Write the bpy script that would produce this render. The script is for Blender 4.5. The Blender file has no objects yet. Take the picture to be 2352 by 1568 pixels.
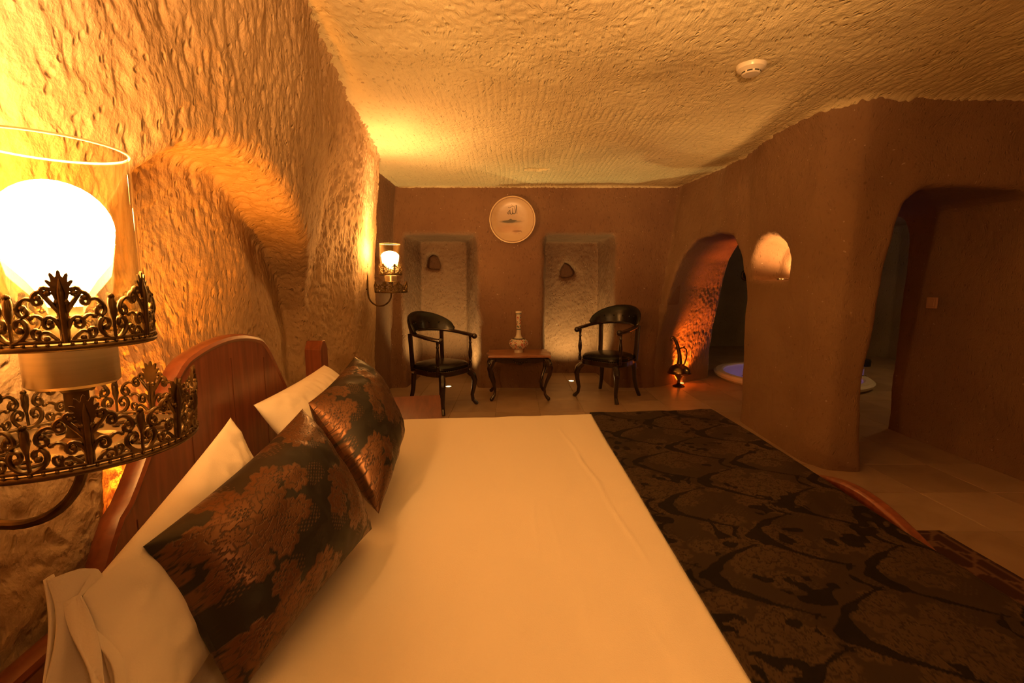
import bpy, bmesh, math, random
import numpy as np
from mathutils import Vector, Matrix
random.seed(7)
PI = math.pi
C = bpy.context.scene.collection
sc = bpy.context.scene

# ------------------------------------------------------------------ camera, world, lights, exposure
H = 1.25; TH = math.radians(7.27); F = 1050.0
cam = bpy.data.objects.new('camera', bpy.data.cameras.new('camera'))
cam.data.sensor_width = 36.0; cam.data.lens = 36.0 * F / 2352.0; cam.data.clip_start = 0.01
cam.location = (0, 0, H); cam.rotation_euler = (PI/2 - TH, 0, 0)
C.objects.link(cam); sc.camera = cam
w = bpy.data.worlds.new('world'); sc.world = w; w.use_nodes = True
w.node_tree.nodes['Background'].inputs[0].default_value = (1, .6, .3, 1)
w.node_tree.nodes['Background'].inputs[1].default_value = 0.0
sc.view_settings.view_transform = 'Standard'; sc.view_settings.look = 'None'
sc.view_settings.gamma = 1.0; sc.view_settings.use_curve_mapping = False
sc.view_settings.exposure = 0.0
WARM = (1.0, .45, .135)
BULB_NEAR = 900.0; BULB_FAR = 620.0     # radiance of the two sconce bulbs

def light(name, kind, loc, power, col, size=.05, target=None, spot=100, blend=.6):
    l = bpy.data.lights.new(name, kind); l.energy = power; l.color = col
    if kind == 'AREA': l.size = size
    else: l.shadow_soft_size = size
    if kind == 'SPOT': l.spot_size = math.radians(spot); l.spot_blend = blend
    o = bpy.data.objects.new(name, l); o.location = loc
    if target is not None:
        o.rotation_euler = (Vector(target) - Vector(loc)).to_track_quat('-Z', 'Y').to_euler()
    C.objects.link(o); return o
light('unseen_light', 'POINT', (1.0, -.75, 2.0), 14, (1, .43, .13), .12)  # unseen warm light added behind the camera for bed and room
light('ceiling_fill', 'SPOT', (.1,-.7,1.5), 600, (1,.47,.15), .08, (.25,2.1,2.42), 62, 1.0)  # unseen spot added behind the camera to brighten the ceiling
light('unseen_light_b', 'POINT', (2.7, .9, 2.15), 5, (1, .43, .13), .12)  # weak warm point light out of view at the right
light('alcove_uplight', 'SPOT', (-.960, 1.16, .50), 115, (1, .27, .012), .02, (-.95, 1.50, 1.66), 92, 1.0)
light('niche_spot_l', 'SPOT', (-.773, 5.47, .03), 62, (1, .70, .24), .02, (-.82, 5.85, 1.2), 125, .7)
light('niche_spot_r', 'SPOT', (.763, 5.80, .03), 62, (1, .70, .24), .02, (.78, 6.1, 1.2), 125, .7)
light('doorway_spot', 'SPOT', (2.10, 5.60, .03), 170, (1, .18, .012), .02, (2.16, 5.80, 1.0), 95, .8)
light('pillar_niche_spot', 'SPOT', (2.16, 3.66, 1.30), 22, (1, .46, .13), .02, (2.22, 3.72, 1.6), 150, .6)
light('bath_lamp', 'POINT', (5.1, 5.0, 1.9), 16, (1, .55, .17), .1)
light('pool_light', 'SPOT', (3.62, 5.88, .02), 8, (.36, .24, 1.0), .08, (3.62, 5.88, -1), 165, .3)

# ------------------------------------------------------------------ helpers
def at(px, py, t):      # point of the room seen at a pixel, t metres along the lens axis
    u = (px - 1176)/F; v = (784 - py)/F
    return Vector((u*t, (math.cos(TH) + v*math.sin(TH))*t, H + (v*math.cos(TH) - math.sin(TH))*t))

class MB:
    def __init__(s): s.v = []; s.f = []
    def add(s, vs, fs):
        o = len(s.v); s.v += [tuple(p) for p in vs]; s.f += [tuple(i+o for i in f) for f in fs]; return s
    def box(s, c, d, rot=None):
        vs = []
        for z in (-.5, .5):
            for x, y in ((-.5,-.5),(.5,-.5),(.5,.5),(-.5,.5)):
                p = Vector((x*d[0], y*d[1], z*d[2]))
                if rot: p = rot @ p
                vs.append(p + Vector(c))
        return s.add(vs, [(3,2,1,0),(4,5,6,7),(0,1,5,4),(1,2,6,5),(2,3,7,6),(3,0,4,7)])
    def lathe(s, prof, n=32, c=(0,0,0), cap=True, m=None):
        vs = []; k = len(prof)
        for j in range(n):
            a = 2*PI*j/n
            for r, z in prof:
                p = Vector((r*math.cos(a), r*math.sin(a), z))
                if m: p = m @ p
                vs.append(p + Vector(c))
        fs = []
        for j in range(n):
            j2 = (j+1) % n
            for i in range(k-1): fs.append((j*k+i, j2*k+i, j2*k+i+1, j*k+i+1))
        if cap:
            if prof[0][0] > 1e-6: fs.append(tuple(j*k for j in range(n))[::-1])
            if prof[-1][0] > 1e-6: fs.append(tuple(j*k+k-1 for j in range(n)))
        return s.add(vs, fs)
    def sweep(s, pts, rad, n=8, asp=1.0, up=None, closed=False, sq=False):
        # tube along pts; rad scalar/list; asp = width ratio across; sq = squared section
        pts = [Vector(p) for p in pts]; N = len(pts)
        if not hasattr(rad, '__len__'): rad = [rad]*N
        if not hasattr(asp, '__len__'): asp = [asp]*N
        vs = []; pn = None
        for i, p in enumerate(pts):
            if closed: t = pts[(i+1) % N] - pts[i-1]
            else: t = pts[min(i+1, N-1)] - pts[max(i-1, 0)]
            if t.length < 1e-9: t = Vector((0,0,1))
            t.normalize()
            if up is not None: a = Vector(up)
            elif pn is not None: a = pn
            else: a = Vector((0,0,1)) if abs(t.z) < .9 else Vector((1,0,0))
            a = a - t*a.dot(t)
            if a.length < 1e-6: a = Vector((1,0,0)) - t*t.x
            a.normalize(); b = t.cross(a); pn = a
            for j in range(n):
                th = 2*PI*(j+.5)/n; cx, sx = math.cos(th), math.sin(th)
                if sq:
                    q = max(abs(cx), abs(sx))**.8; cx, sx = cx/q, sx/q
                vs.append(p + a*(cx*rad[i]) + b*(sx*rad[i]*asp[i]))
        fs = []
        for i in range(N if closed else N-1):
            i2 = (i+1) % N
            for j in range(n): fs.append((i*n+j, i*n+(j+1)%n, i2*n+(j+1)%n, i2*n+j))
        if not closed:
            fs.append(tuple(range(n))[::-1]); fs.append(tuple((N-1)*n+j for j in range(n)))
        return s.add(vs, fs)
    def prism(s, poly, d0, d1, mp):
        # extrude 2-D polygon between depths d0,d1; mp(u,v,d) -> xyz
        n = len(poly)
        vs = [mp(u, v, d0) for u, v in poly] + [mp(u, v, d1) for u, v in poly]
        fs = [tuple(range(n))[::-1], tuple(range(n, 2*n))] + [(i, (i+1)%n, (i+1)%n+n, i+n) for i in range(n)]
        return s.add(vs, fs)
    def loft(s, rings):
        n = len(rings[0]); vs = [p for r in rings for p in r]; fs = []
        for k in range(len(rings)-1):
            for i in range(n): fs.append((k*n+i, k*n+(i+1)%n, (k+1)*n+(i+1)%n, (k+1)*n+i))
        fs.append(tuple(range(n))[::-1]); fs.append(tuple((len(rings)-1)*n+i for i in range(n)))
        return s.add(vs, fs)
    def sphere(s, c, r, n=8, m=6):
        prof = [(max(1e-5, r*math.sin(PI*i/m)) if 0 < i < m else 1e-5, -r*math.cos(PI*i/m)) for i in range(m+1)]
        return s.lathe(prof, n, c, cap=False)
    def build(s, name, mat, parent=None, smooth=True, bevel=0, angle=35):
        me = bpy.data.meshes.new(name); me.from_pydata([tuple(p) for p in s.v], [], s.f)
        bm = bmesh.new(); bm.from_mesh(me)
        bmesh.ops.recalc_face_normals(bm, faces=bm.faces)
        bm.to_mesh(me); bm.free()
        o = bpy.data.objects.new(name, me); C.objects.link(o)
        if mat: me.materials.append(mat)
        if parent: o.parent = parent
        if smooth:
            me.polygons.foreach_set('use_smooth', [True]*len(me.polygons))
            try: me.set_sharp_from_angle(angle=math.radians(angle))
            except Exception: pass
        if bevel:
            b = o.modifiers.new('bevel', 'BEVEL'); b.width = bevel; b.segments = 3; b.limit_method = 'ANGLE'
        return o

def tag(o, label=None, cat=None, group=None, kind=None):
    if label: o['label'] = label
    if cat: o['category'] = cat
    if group: o['group'] = group
    if kind: o['kind'] = kind
    return o
def thing(name, label, cat, loc=(0,0,0), rz=0, group=None):
    o = bpy.data.objects.new(name, None); C.objects.link(o); o.location = loc; o.rotation_euler = (0,0,rz)
    o.empty_display_size = .1
    return tag(o, label, cat, group)
def copy_tree(o, parent=None):
    c = o.copy(); C.objects.link(c); c.parent = parent
    for ch in list(o.children): copy_tree(ch, c)
    return c

def mesh_np(name, V, Fq, mat, smooth=True, parent=None):
    me = bpy.data.meshes.new(name); V = np.asarray(V, dtype=np.float32); Fq = np.asarray(Fq, dtype=np.int32)
    me.vertices.add(len(V)); me.vertices.foreach_set('co', V.ravel())
    me.loops.add(Fq.size); me.loops.foreach_set('vertex_index', Fq.ravel())
    me.polygons.add(len(Fq)); k = Fq.shape[1]
    me.polygons.foreach_set('loop_start', np.arange(0, Fq.size, k, dtype=np.int32))
    me.update(calc_edges=True); me.validate()
    if smooth: me.polygons.foreach_set('use_smooth', np.ones(len(me.polygons), dtype=bool))
    me.materials.append(mat)
    o = bpy.data.objects.new(name, me); C.objects.link(o)
    if parent: o.parent = parent
    return o

# ---- numpy noise
def _h(ix, iy, iz, seed):
    with np.errstate(over='ignore'):
        n = (ix.astype(np.uint32)*np.uint32(374761393) + iy.astype(np.uint32)*np.uint32(668265263)
             + iz.astype(np.uint32)*np.uint32(2147483647) + np.uint32(seed*1013904223 & 0xffffffff))
        n = (n ^ (n >> np.uint32(13)))*np.uint32(1274126177); n = n ^ (n >> np.uint32(16))
        n = n*np.uint32(2246822519); n = n ^ (n >> np.uint32(15))
    return (n & np.uint32(0xffffff)).astype(np.float32)/16777216.0
def vnoise(P, seed=0):
    P = np.asarray(P, dtype=np.float32); i = np.floor(P).astype(np.int64); f = P - i; f = f*f*(3-2*f)
    r = 0
    for dx in (0,1):
        for dy in (0,1):
            for dz in (0,1):
                wgt = (f[:,0] if dx else 1-f[:,0])*(f[:,1] if dy else 1-f[:,1])*(f[:,2] if dz else 1-f[:,2])
                r = r + wgt*_h(i[:,0]+dx, i[:,1]+dy, i[:,2]+dz, seed)
    return r*2-1
def worley(P, jit=(1,1,1), seed=0):
    P = np.asarray(P, dtype=np.float32); i = np.floor(P).astype(np.int64)
    best = np.full(len(P), 9., np.float32); rid = np.zeros(len(P), np.float32)
    for dx in (-1,0,1):
        for dy in (-1,0,1):
            for dz in (-1,0,1):
                cx, cy, cz = i[:,0]+dx, i[:,1]+dy, i[:,2]+dz
                d = (cx+.5+jit[0]*(_h(cx,cy,cz,seed+1)-.5)-P[:,0])**2 + (cy+.5+jit[1]*(_h(cx,cy,cz,seed+2)-.5)-P[:,1])**2 \
                    + (cz+.5+jit[2]*(_h(cx,cy,cz,seed+3)-.5)-P[:,2])**2
                m = d < best; best = np.where(m, d, best); rid = np.where(m, _h(cx,cy,cz,seed+4), rid)
    return np.sqrt(best), rid

# ------------------------------------------------------------------ materials
def nmat(name):
    m = bpy.data.materials.new(name); m.use_nodes = True; nt = m.node_tree
    return m, nt, nt.nodes['Principled BSDF'], nt.nodes, nt.links
def plain(name, col, rough=.5, metal=0, coat=0, spec=.5, emit=None, es=0, bump=0, bscale=60, var=0, vscale=8, stretch=(1,1,1)):
    m, nt, p, N, L = nmat(name)
    p.inputs['Base Color'].default_value = (*col, 1); p.inputs['Roughness'].default_value = rough
    p.inputs['Metallic'].default_value = metal; p.inputs['Specular IOR Level'].default_value = spec
    p.inputs['Coat Weight'].default_value = coat; p.inputs['Coat Roughness'].default_value = .12
    if emit: p.inputs['Emission Color'].default_value = (*emit, 1); p.inputs['Emission Strength'].default_value = es
    tc = N.new('ShaderNodeTexCoord'); mp = N.new('ShaderNodeMapping'); L.new(tc.outputs['Object'], mp.inputs[0])
    mp.inputs['Scale'].default_value = stretch
    if bump:
        n = N.new('ShaderNodeTexNoise'); n.inputs['Scale'].default_value = bscale; n.inputs['Detail'].default_value = 4
        L.new(mp.outputs[0], n.inputs['Vector'])
        b = N.new('ShaderNodeBump'); b.inputs['Strength'].default_value = 1; b.inputs['Distance'].default_value = bump
        L.new(n.outputs['Fac'], b.inputs['Height']); L.new(b.outputs[0], p.inputs['Normal'])
    if var:
        n = N.new('ShaderNodeTexNoise'); n.inputs['Scale'].default_value = vscale; n.inputs['Detail'].default_value = 5
        L.new(mp.outputs[0], n.inputs['Vector'])
        mx = N.new('ShaderNodeMix'); mx.data_type = 'RGBA'
        mx.inputs['A'].default_value = (*[c*(1-var) for c in col], 1); mx.inputs['B'].default_value = (*[min(1, c*(1+var)) for c in col], 1)
        cr = N.new('ShaderNodeMapRange'); cr.inputs['From Min'].default_value = .3; cr.inputs['From Max'].default_value = .7
        L.new(n.outputs['Fac'], cr.inputs['Value']); L.new(cr.outputs[0], mx.inputs['Factor']); L.new(mx.outputs['Result'], p.inputs['Base Color'])
    return m

def rock(name, strokes, size, depth, ratio=2.4, fine=.0022, col=(.56,.40,.27), col2=(.44,.29,.18)):
    """tuff with chisel strokes elongated along `strokes` axis; size = stroke width (m)"""
    m, nt, p, N, L = nmat(name)
    tc = N.new('ShaderNodeTexCoord')
    nz = N.new('ShaderNodeTexNoise'); nz.inputs['Scale'].default_value = 2.2; nz.inputs['Detail'].default_value = 2
    L.new(tc.outputs['Object'], nz.inputs['Vector'])
    sub = N.new('ShaderNodeVectorMath'); sub.operation = 'SUBTRACT'; sub.inputs[1].default_value = (.5,.5,.5); L.new(nz.outputs['Color'], sub.inputs[0])
    scl = N.new('ShaderNodeVectorMath'); scl.operation = 'SCALE'; scl.inputs['Scale'].default_value = .28; L.new(sub.outputs[0], scl.inputs[0])
    ad = N.new('ShaderNodeVectorMath'); L.new(tc.outputs['Object'], ad.inputs[0]); L.new(scl.outputs[0], ad.inputs[1])
    mp = N.new('ShaderNodeMapping'); s = 1/size
    mp.inputs['Scale'].default_value = tuple(s/ratio if a == strokes else s for a in 'xyz'); L.new(ad.outputs[0], mp.inputs[0])
    v = N.new('ShaderNodeTexVoronoi'); v.feature = 'F1'; v.inputs['Scale'].default_value = 1; v.inputs['Randomness'].default_value = .8
    L.new(mp.outputs[0], v.inputs['Vector'])
    n2 = N.new('ShaderNodeTexNoise'); n2.inputs['Scale'].default_value = 1.6; n2.inputs['Detail'].default_value = 3; L.new(mp.outputs[0], n2.inputs['Vector'])
    n3 = N.new('ShaderNodeTexNoise'); n3.inputs['Scale'].default_value = 120; n3.inputs['Detail'].default_value = 3; L.new(tc.outputs['Object'], n3.inputs['Vector'])
    pr_ = N.new('ShaderNodeMapRange'); pr_.interpolation_type = 'SMOOTHSTEP'; pr_.inputs['From Min'].default_value = .12; pr_.inputs['From Max'].default_value = .42
    pr_.inputs['To Min'].default_value = -depth; pr_.inputs['To Max'].default_value = 0; L.new(v.outputs['Distance'], pr_.inputs['Value'])
    vc = N.new('ShaderNodeSeparateColor'); L.new(v.outputs['Color'], vc.inputs[0])
    gt = N.new('ShaderNodeMapRange'); gt.inputs['From Min'].default_value = .25; gt.inputs['From Max'].default_value = .8; L.new(vc.outputs[0], gt.inputs['Value'])
    a1 = N.new('ShaderNodeMath'); a1.operation = 'MULTIPLY'; L.new(pr_.outputs[0], a1.inputs[0]); L.new(gt.outputs[0], a1.inputs[1])
    a2 = N.new('ShaderNodeMath'); a2.operation = 'MULTIPLY_ADD'; a2.inputs[1].default_value = depth*.9; L.new(n2.outputs['Fac'], a2.inputs[0]); L.new(a1.outputs[0], a2.inputs[2])
    a3 = N.new('ShaderNodeMath'); a3.operation = 'MULTIPLY_ADD'; a3.inputs[1].default_value = fine; L.new(n3.outputs['Fac'], a3.inputs[0]); L.new(a2.outputs[0], a3.inputs[2])
    b = N.new('ShaderNodeBump'); b.inputs['Strength'].default_value = 1; b.inputs['Distance'].default_value = 1
    L.new(a3.outputs[0], b.inputs['Height']); L.new(b.outputs[0], p.inputs['Normal'])
    # colour: large stains, grain, pale pumice flecks, dark pits
    n4 = N.new('ShaderNodeTexNoise'); n4.inputs['Scale'].default_value = 1.3; n4.inputs['Detail'].default_value = 6; L.new(tc.outputs['Object'], n4.inputs['Vector'])
    r4 = N.new('ShaderNodeMapRange'); r4.inputs['From Min'].default_value = .35; r4.inputs['From Max'].default_value = .65; L.new(n4.outputs['Fac'], r4.inputs['Value'])
    mx = N.new('ShaderNodeMix'); mx.data_type = 'RGBA'; mx.inputs['A'].default_value = (*col2,1); mx.inputs['B'].default_value = (*col,1); L.new(r4.outputs[0], mx.inputs['Factor'])
    v2 = N.new('ShaderNodeTexVoronoi'); v2.inputs['Scale'].default_value = 19; L.new(ad.outputs[0], v2.inputs['Vector'])
    sep = N.new('ShaderNodeSeparateColor'); L.new(v2.outputs['Color'], sep.inputs[0])
    th = N.new('ShaderNodeMath'); th.operation = 'MULTIPLY'; th.inputs[1].default_value = .12; L.new(sep.outputs[0], th.inputs[0])
    lt = N.new('ShaderNodeMath'); lt.operation = 'LESS_THAN'; L.new(v2.outputs['Distance'], lt.inputs[0]); L.new(th.outputs[0], lt.inputs[1])
    k = N.new('ShaderNodeMath'); k.operation = 'MULTIPLY'; k.inputs[1].default_value = .28; L.new(lt.outputs[0], k.inputs[0])
    mx2 = N.new('ShaderNodeMix'); mx2.data_type = 'RGBA'; mx2.inputs['B'].default_value = (.78,.64,.48,1); L.new(k.outputs[0], mx2.inputs['Factor']); L.new(mx.outputs['Result'], mx2.inputs['A'])
    v3 = N.new('ShaderNodeTexVoronoi'); v3.inputs['Scale'].default_value = 9; L.new(tc.outputs['Object'], v3.inputs['Vector'])
    sp3 = N.new('ShaderNodeSeparateColor'); L.new(v3.outputs['Color'], sp3.inputs[0])
    t3 = N.new('ShaderNodeMath'); t3.operation = 'MULTIPLY'; t3.inputs[1].default_value = .10; L.new(sp3.outputs[1], t3.inputs[0])
    l3 = N.new('ShaderNodeMath'); l3.operation = 'LESS_THAN'; L.new(v3.outputs['Distance'], l3.inputs[0]); L.new(t3.outputs[0], l3.inputs[1])
    k3 = N.new('ShaderNodeMath'); k3.operation = 'MULTIPLY'; k3.inputs[1].default_value = .55; L.new(l3.outputs[0], k3.inputs[0])
    mx3 = N.new('ShaderNodeMix'); mx3.data_type = 'RGBA'; mx3.inputs['B'].default_value = (.13,.08,.05,1); L.new(k3.outputs[0], mx3.inputs['Factor']); L.new(mx2.outputs['Result'], mx3.inputs['A'])
    L.new(mx3.outputs['Result'], p.inputs['Base Color'])
    p.inputs['Roughness'].default_value = .85; p.inputs['Specular IOR Level'].default_value = .25
    return m
R_LEFT = rock('rock_left', 'z', .020, .0045, 2.0, col=(.52,.39,.25), col2=(.42,.29,.17))
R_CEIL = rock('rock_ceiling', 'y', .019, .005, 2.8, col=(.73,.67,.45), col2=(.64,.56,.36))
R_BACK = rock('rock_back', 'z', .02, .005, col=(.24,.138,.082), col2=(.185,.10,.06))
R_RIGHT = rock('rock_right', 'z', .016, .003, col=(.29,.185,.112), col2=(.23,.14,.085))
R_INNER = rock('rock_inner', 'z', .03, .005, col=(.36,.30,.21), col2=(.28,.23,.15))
R_FRONT = R_RIGHT

def wood(name, c1, c2, rough=.35, axis='z', scale=6, coat=.3):
    m, nt, p, N, L = nmat(name)
    tc = N.new('ShaderNodeTexCoord'); mp = N.new('ShaderNodeMapping'); L.new(tc.outputs['Object'], mp.inputs[0])
    mp.inputs['Scale'].default_value = tuple(.7 if a == axis else 7 for a in 'xyz')
    n = N.new('ShaderNodeTexNoise'); n.inputs['Scale'].default_value = scale; n.inputs['Detail'].default_value = 6; n.inputs['Distortion'].default_value = .6
    L.new(mp.outputs[0], n.inputs['Vector'])
    mr = N.new('ShaderNodeMapRange'); mr.inputs['From Min'].default_value = .3; mr.inputs['From Max'].default_value = .7; L.new(n.outputs['Fac'], mr.inputs['Value'])
    mx = N.new('ShaderNodeMix'); mx.data_type = 'RGBA'; mx.inputs['A'].default_value = (*c1,1); mx.inputs['B'].default_value = (*c2,1)
    L.new(mr.outputs[0], mx.inputs['Factor']); L.new(mx.outputs['Result'], p.inputs['Base Color'])
    p.inputs['Roughness'].default_value = rough; p.inputs['Coat Weight'].default_value = coat; p.inputs['Coat Roughness'].default_value = .25
    b = N.new('ShaderNodeBump'); b.inputs['Distance'].default_value = .0006; L.new(n.outputs['Fac'], b.inputs['Height']); L.new(b.outputs[0], p.inputs['Normal'])
    return m
W_BED = wood('bed_wood', (.12,.030,.013), (.22,.065,.028), .38)
W_BED_Y = wood('bed_wood_y', (.12,.030,.013), (.22,.065,.028), .38, 'y')
W_DARK = wood('dark_wood', (.010,.004,.003), (.022,.009,.006), .22, coat=.8)
W_TABLE = wood('table_dark', (.014,.006,.004), (.03,.012,.008), .22, coat=.8)
W_TOP = wood('table_top', (.30,.13,.07), (.42,.20,.11), .28, 'x')
LEATHER = plain('leather', (.006,.005,.005), .27, spec=.5, bump=.0015, bscale=18)
BRASS = plain('aged_brass_shaded', (.17,.11,.045), .42, 1.0, bump=.0004, bscale=180, var=.35, vscale=40)  # age mottling; shade on the backlit gallery fronts is put into the colour
BRASS_L = plain('satin_brass', (.62,.50,.28), .30, .9, var=.08, vscale=6, stretch=(1,1,30))
BRASS_D = plain('dark_brass', (.13,.08,.035), .42, .95, bump=.0005, bscale=120, var=.4, vscale=30)
WHITE = plain('white_cotton', (.80,.76,.70), .85, spec=.2, bump=.0006, bscale=400)
PLASTIC = plain('ivory_plastic', (.72,.66,.55), .28)
DARKP = plain('dark_plastic', (.02,.02,.02), .35)
CHROME = plain('chrome', (.7,.7,.7), .12, 1)
ACRYL = plain('acrylic', (.82,.80,.74), .25)
GROUT = plain('grout', (.34,.26,.19), .8, bump=.001, bscale=80, var=.15)
def emis(name, col, s):
    m, nt, p, N, L = nmat(name); p.inputs['Base Color'].default_value = (.8,.8,.8,1)
    p.inputs['Emission Color'].default_value = (*col,1); p.inputs['Emission Strength'].default_value = s
    return m
M_BULB_N = emis('bulb_near', WARM, BULB_NEAR); M_BULB_F = emis('bulb_far', WARM, BULB_FAR)
M_BASE = emis('bulb_base_glow', (1,.55,.20), 50.0)
M_LENS = emis('spot_lens', (1,.62,.22), 26)
def clear(name, tint, k):
    m, nt, p, N, L = nmat(name); N.remove(p)
    out = N['Material Output']; t = N.new('ShaderNodeBsdfTransparent'); t.inputs[0].default_value = (*tint,1)
    g = N.new('ShaderNodeBsdfGlossy'); g.inputs['Roughness'].default_value = .03
    lw = N.new('ShaderNodeLayerWeight'); lw.inputs['Blend'].default_value = .25
    mr = N.new('ShaderNodeMapRange'); mr.inputs['To Min'].default_value = .025; mr.inputs['To Max'].default_value = k
    L.new(lw.outputs['Facing'], mr.inputs['Value'])
    mx = N.new('ShaderNodeMixShader'); L.new(mr.outputs[0], mx.inputs[0]); L.new(t.outputs[0], mx.inputs[1]); L.new(g.outputs[0], mx.inputs[2])
    L.new(mx.outputs[0], out.inputs['Surface']); return m
GLASS = clear('lamp_glass', (.98,.94,.80), .85)
GRIM = plain('glass_edge', (.9,.85,.7), .15, spec=.8)
GRIM.node_tree.nodes['Principled BSDF'].inputs['Transmission Weight'].default_value = .5
WATER = clear('water', (.85,.85,1), .25)

def tile_mat():
    m, nt, p, N, L = nmat('floor_tile'); tc = N.new('ShaderNodeTexCoord'); oi = N.new('ShaderNodeObjectInfo')
    geo = N.new('ShaderNodeNewGeometry')
    n = N.new('ShaderNodeTexNoise'); n.inputs['Scale'].default_value = 3.5; n.inputs['Detail'].default_value = 7; n.inputs['Distortion'].default_value = .8
    L.new(geo.outputs['Position'], n.inputs['Vector'])
    mx = N.new('ShaderNodeMix'); mx.data_type = 'RGBA'; mx.inputs['A'].default_value = (.32,.23,.16,1); mx.inputs['B'].default_value = (.45,.34,.24,1)
    ad = N.new('ShaderNodeMath'); ad.operation = 'MULTIPLY_ADD'; ad.inputs[1].default_value = .35; L.new(oi.outputs['Random'], ad.inputs[0]); L.new(n.outputs['Fac'], ad.inputs[2])
    mr = N.new('ShaderNodeMapRange'); mr.inputs['From Min'].default_value = .4; mr.inputs['From Max'].default_value = .95; L.new(ad.outputs[0], mr.inputs['Value'])
    L.new(mr.outputs[0], mx.inputs['Factor']); L.new(mx.outputs['Result'], p.inputs['Base Color'])
    p.inputs['Roughness'].default_value = .38; p.inputs['Specular IOR Level'].default_value = .4
    return m
TILE = tile_mat()

def damask_mat(name, bright, metal):
    m, nt, p, N, L = nmat(name)
    a = N.new('ShaderNodeAttribute'); a.attribute_name = 'motif'
    g = N.new('ShaderNodeAttribute'); g.attribute_name = 'groove'
    mx = N.new('ShaderNodeMix'); mx.data_type = 'RGBA'; mx.inputs['A'].default_value = (.004,.0035,.004,1); mx.inputs['B'].default_value = bright
    mu = N.new('ShaderNodeMath'); mu.operation = 'MULTIPLY'; L.new(a.outputs['Fac'], mu.inputs[0]); L.new(g.outputs['Fac'], mu.inputs[1])
    L.new(mu.outputs[0], mx.inputs['Factor']); L.new(mx.outputs['Result'], p.inputs['Base Color'])
    mr = N.new('ShaderNodeMapRange'); mr.inputs['To Min'].default_value = .55; mr.inputs['To Max'].default_value = .36; L.new(mu.outputs[0], mr.inputs['Value']); L.new(mr.outputs[0], p.inputs['Roughness'])
    me = N.new('ShaderNodeMath'); me.operation = 'MULTIPLY'; me.inputs[1].default_value = metal; L.new(mu.outputs[0], me.inputs[0]); L.new(me.outputs[0], p.inputs['Metallic'])
    p.inputs['Specular IOR Level'].default_value = .5 if metal > .4 else .12
    b = N.new('ShaderNodeBump'); b.inputs['Distance'].default_value = .0012; b.inputs['Strength'].default_value = .6
    L.new(mu.outputs[0], b.inputs['Height']); L.new(b.outputs[0], p.inputs['Normal'])
    return m
DAMASK = damask_mat('damask', (.145,.075,.043,1), .75); DAMASK_DIM = damask_mat('damask_runner_dimmed', (.052,.034,.021,1), .12)  # one fabric twice: the runner's dimmer lighting is put into its colour

# ------------------------------------------------------------------ cave shell: union of carved volumes
air = MB()
def zt(y): return 2.44 - .018*max(0, y)
plan = [((-.61,-1.3),(-.50,-1.3)), ((-.83,.5),(-.68,.5)), ((-1.0,1.9),(-.83,1.95)), ((-1.41,2.93),(-1.01,2.95)), ((-1.37,3.05),(-1.01,3.05)), ((-1.21,3.42),(-1.05,3.42)), ((-1.23,3.8),(-1.11,3.76)),
        ((-1.29,4.27),(-1.18,4.28)), ((-1.43,4.33),(-1.34,4.33)), ((-1.44,5.38),(-1.33,5.38)), ((1.70,5.38),(1.92,5.38)),
        ((1.88,4.76),(2.03,4.7)), ((2.10,4.06),(2.06,4.15)), ((2.05,3.5),(2.00,3.6)), ((2.04,3.1),(2.00,3.05)), ((2.12,2.95),(2.12,2.86)),
        ((2.34,2.92),(2.40,2.82)), ((3.25,2.92),(3.25,2.80)), ((3.26,-1.3),(3.15,-1.3))]
rings = []
for z, k, top in ((-.06,0,0),(.6,.05,0),(1.2,.26,0),(1.8,.62,0),(2.2,.88,0),(None,1,1)):
    r = []
    for i, (a, b) in enumerate(plan):
        x = a[0]+(b[0]-a[0])*k; y = a[1]+(b[1]-a[1])*k
        zz = z if z is not None else zt(y)
        if top and i >= 13 and i <= 17: y -= .07; x -= (.07 if i < 16 else 0)
        r.append((x, y, zz))
    rings.append(r)
air.loft(rings)
# bed alcove
def archprof(c, hw, zs, top, n=14, p=2.0):
    pts = [(c-hw, -.06), (c-hw, zs*.5)]
    for i in range(n+1):
        a = PI - PI*i/n
        pts.append((c+hw*math.copysign(abs(math.cos(a))**(2/p), math.cos(a)), zs+(top-zs)*abs(math.sin(a))**(2/p)))
    return pts + [(c+hw, zs*.5), (c+hw, -.06)]
ap = [(.94,-.06),(.94,.5),(.94,1.05),(.98,1.30),(1.08,1.48),(1.25,1.60),(1.5,1.66),(1.72,1.655),(1.87,1.62),(2.15,1.53),(2.45,1.43),(2.7,1.30),(2.87,1.08),(2.92,.8),(2.92,.4),(2.92,-.06)]
def wl(y, z):
    k = min(.62, .26*max(0, z)/1.2 if z < 1.2 else .26+.36*(z-1.2)/.6)
    lo = -.77-.12*y if y < 1.9 else -1.0-.40*(y-1.9); hi = -.70-.075*y if y < 1.9 else -.83-.18*(y-1.9)
    return lo+(hi-lo)*k
dp = lambda z: .07+.13*min(1, max(0, (z-.5)/.9))
air.loft([[(wl(y,z)+.20, y, z) for y, z in ap], [(wl(y,z)-.01, y, z) for y, z in ap], [(wl(y,z)-dp(z), y, z) for y, z in ap]])
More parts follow.
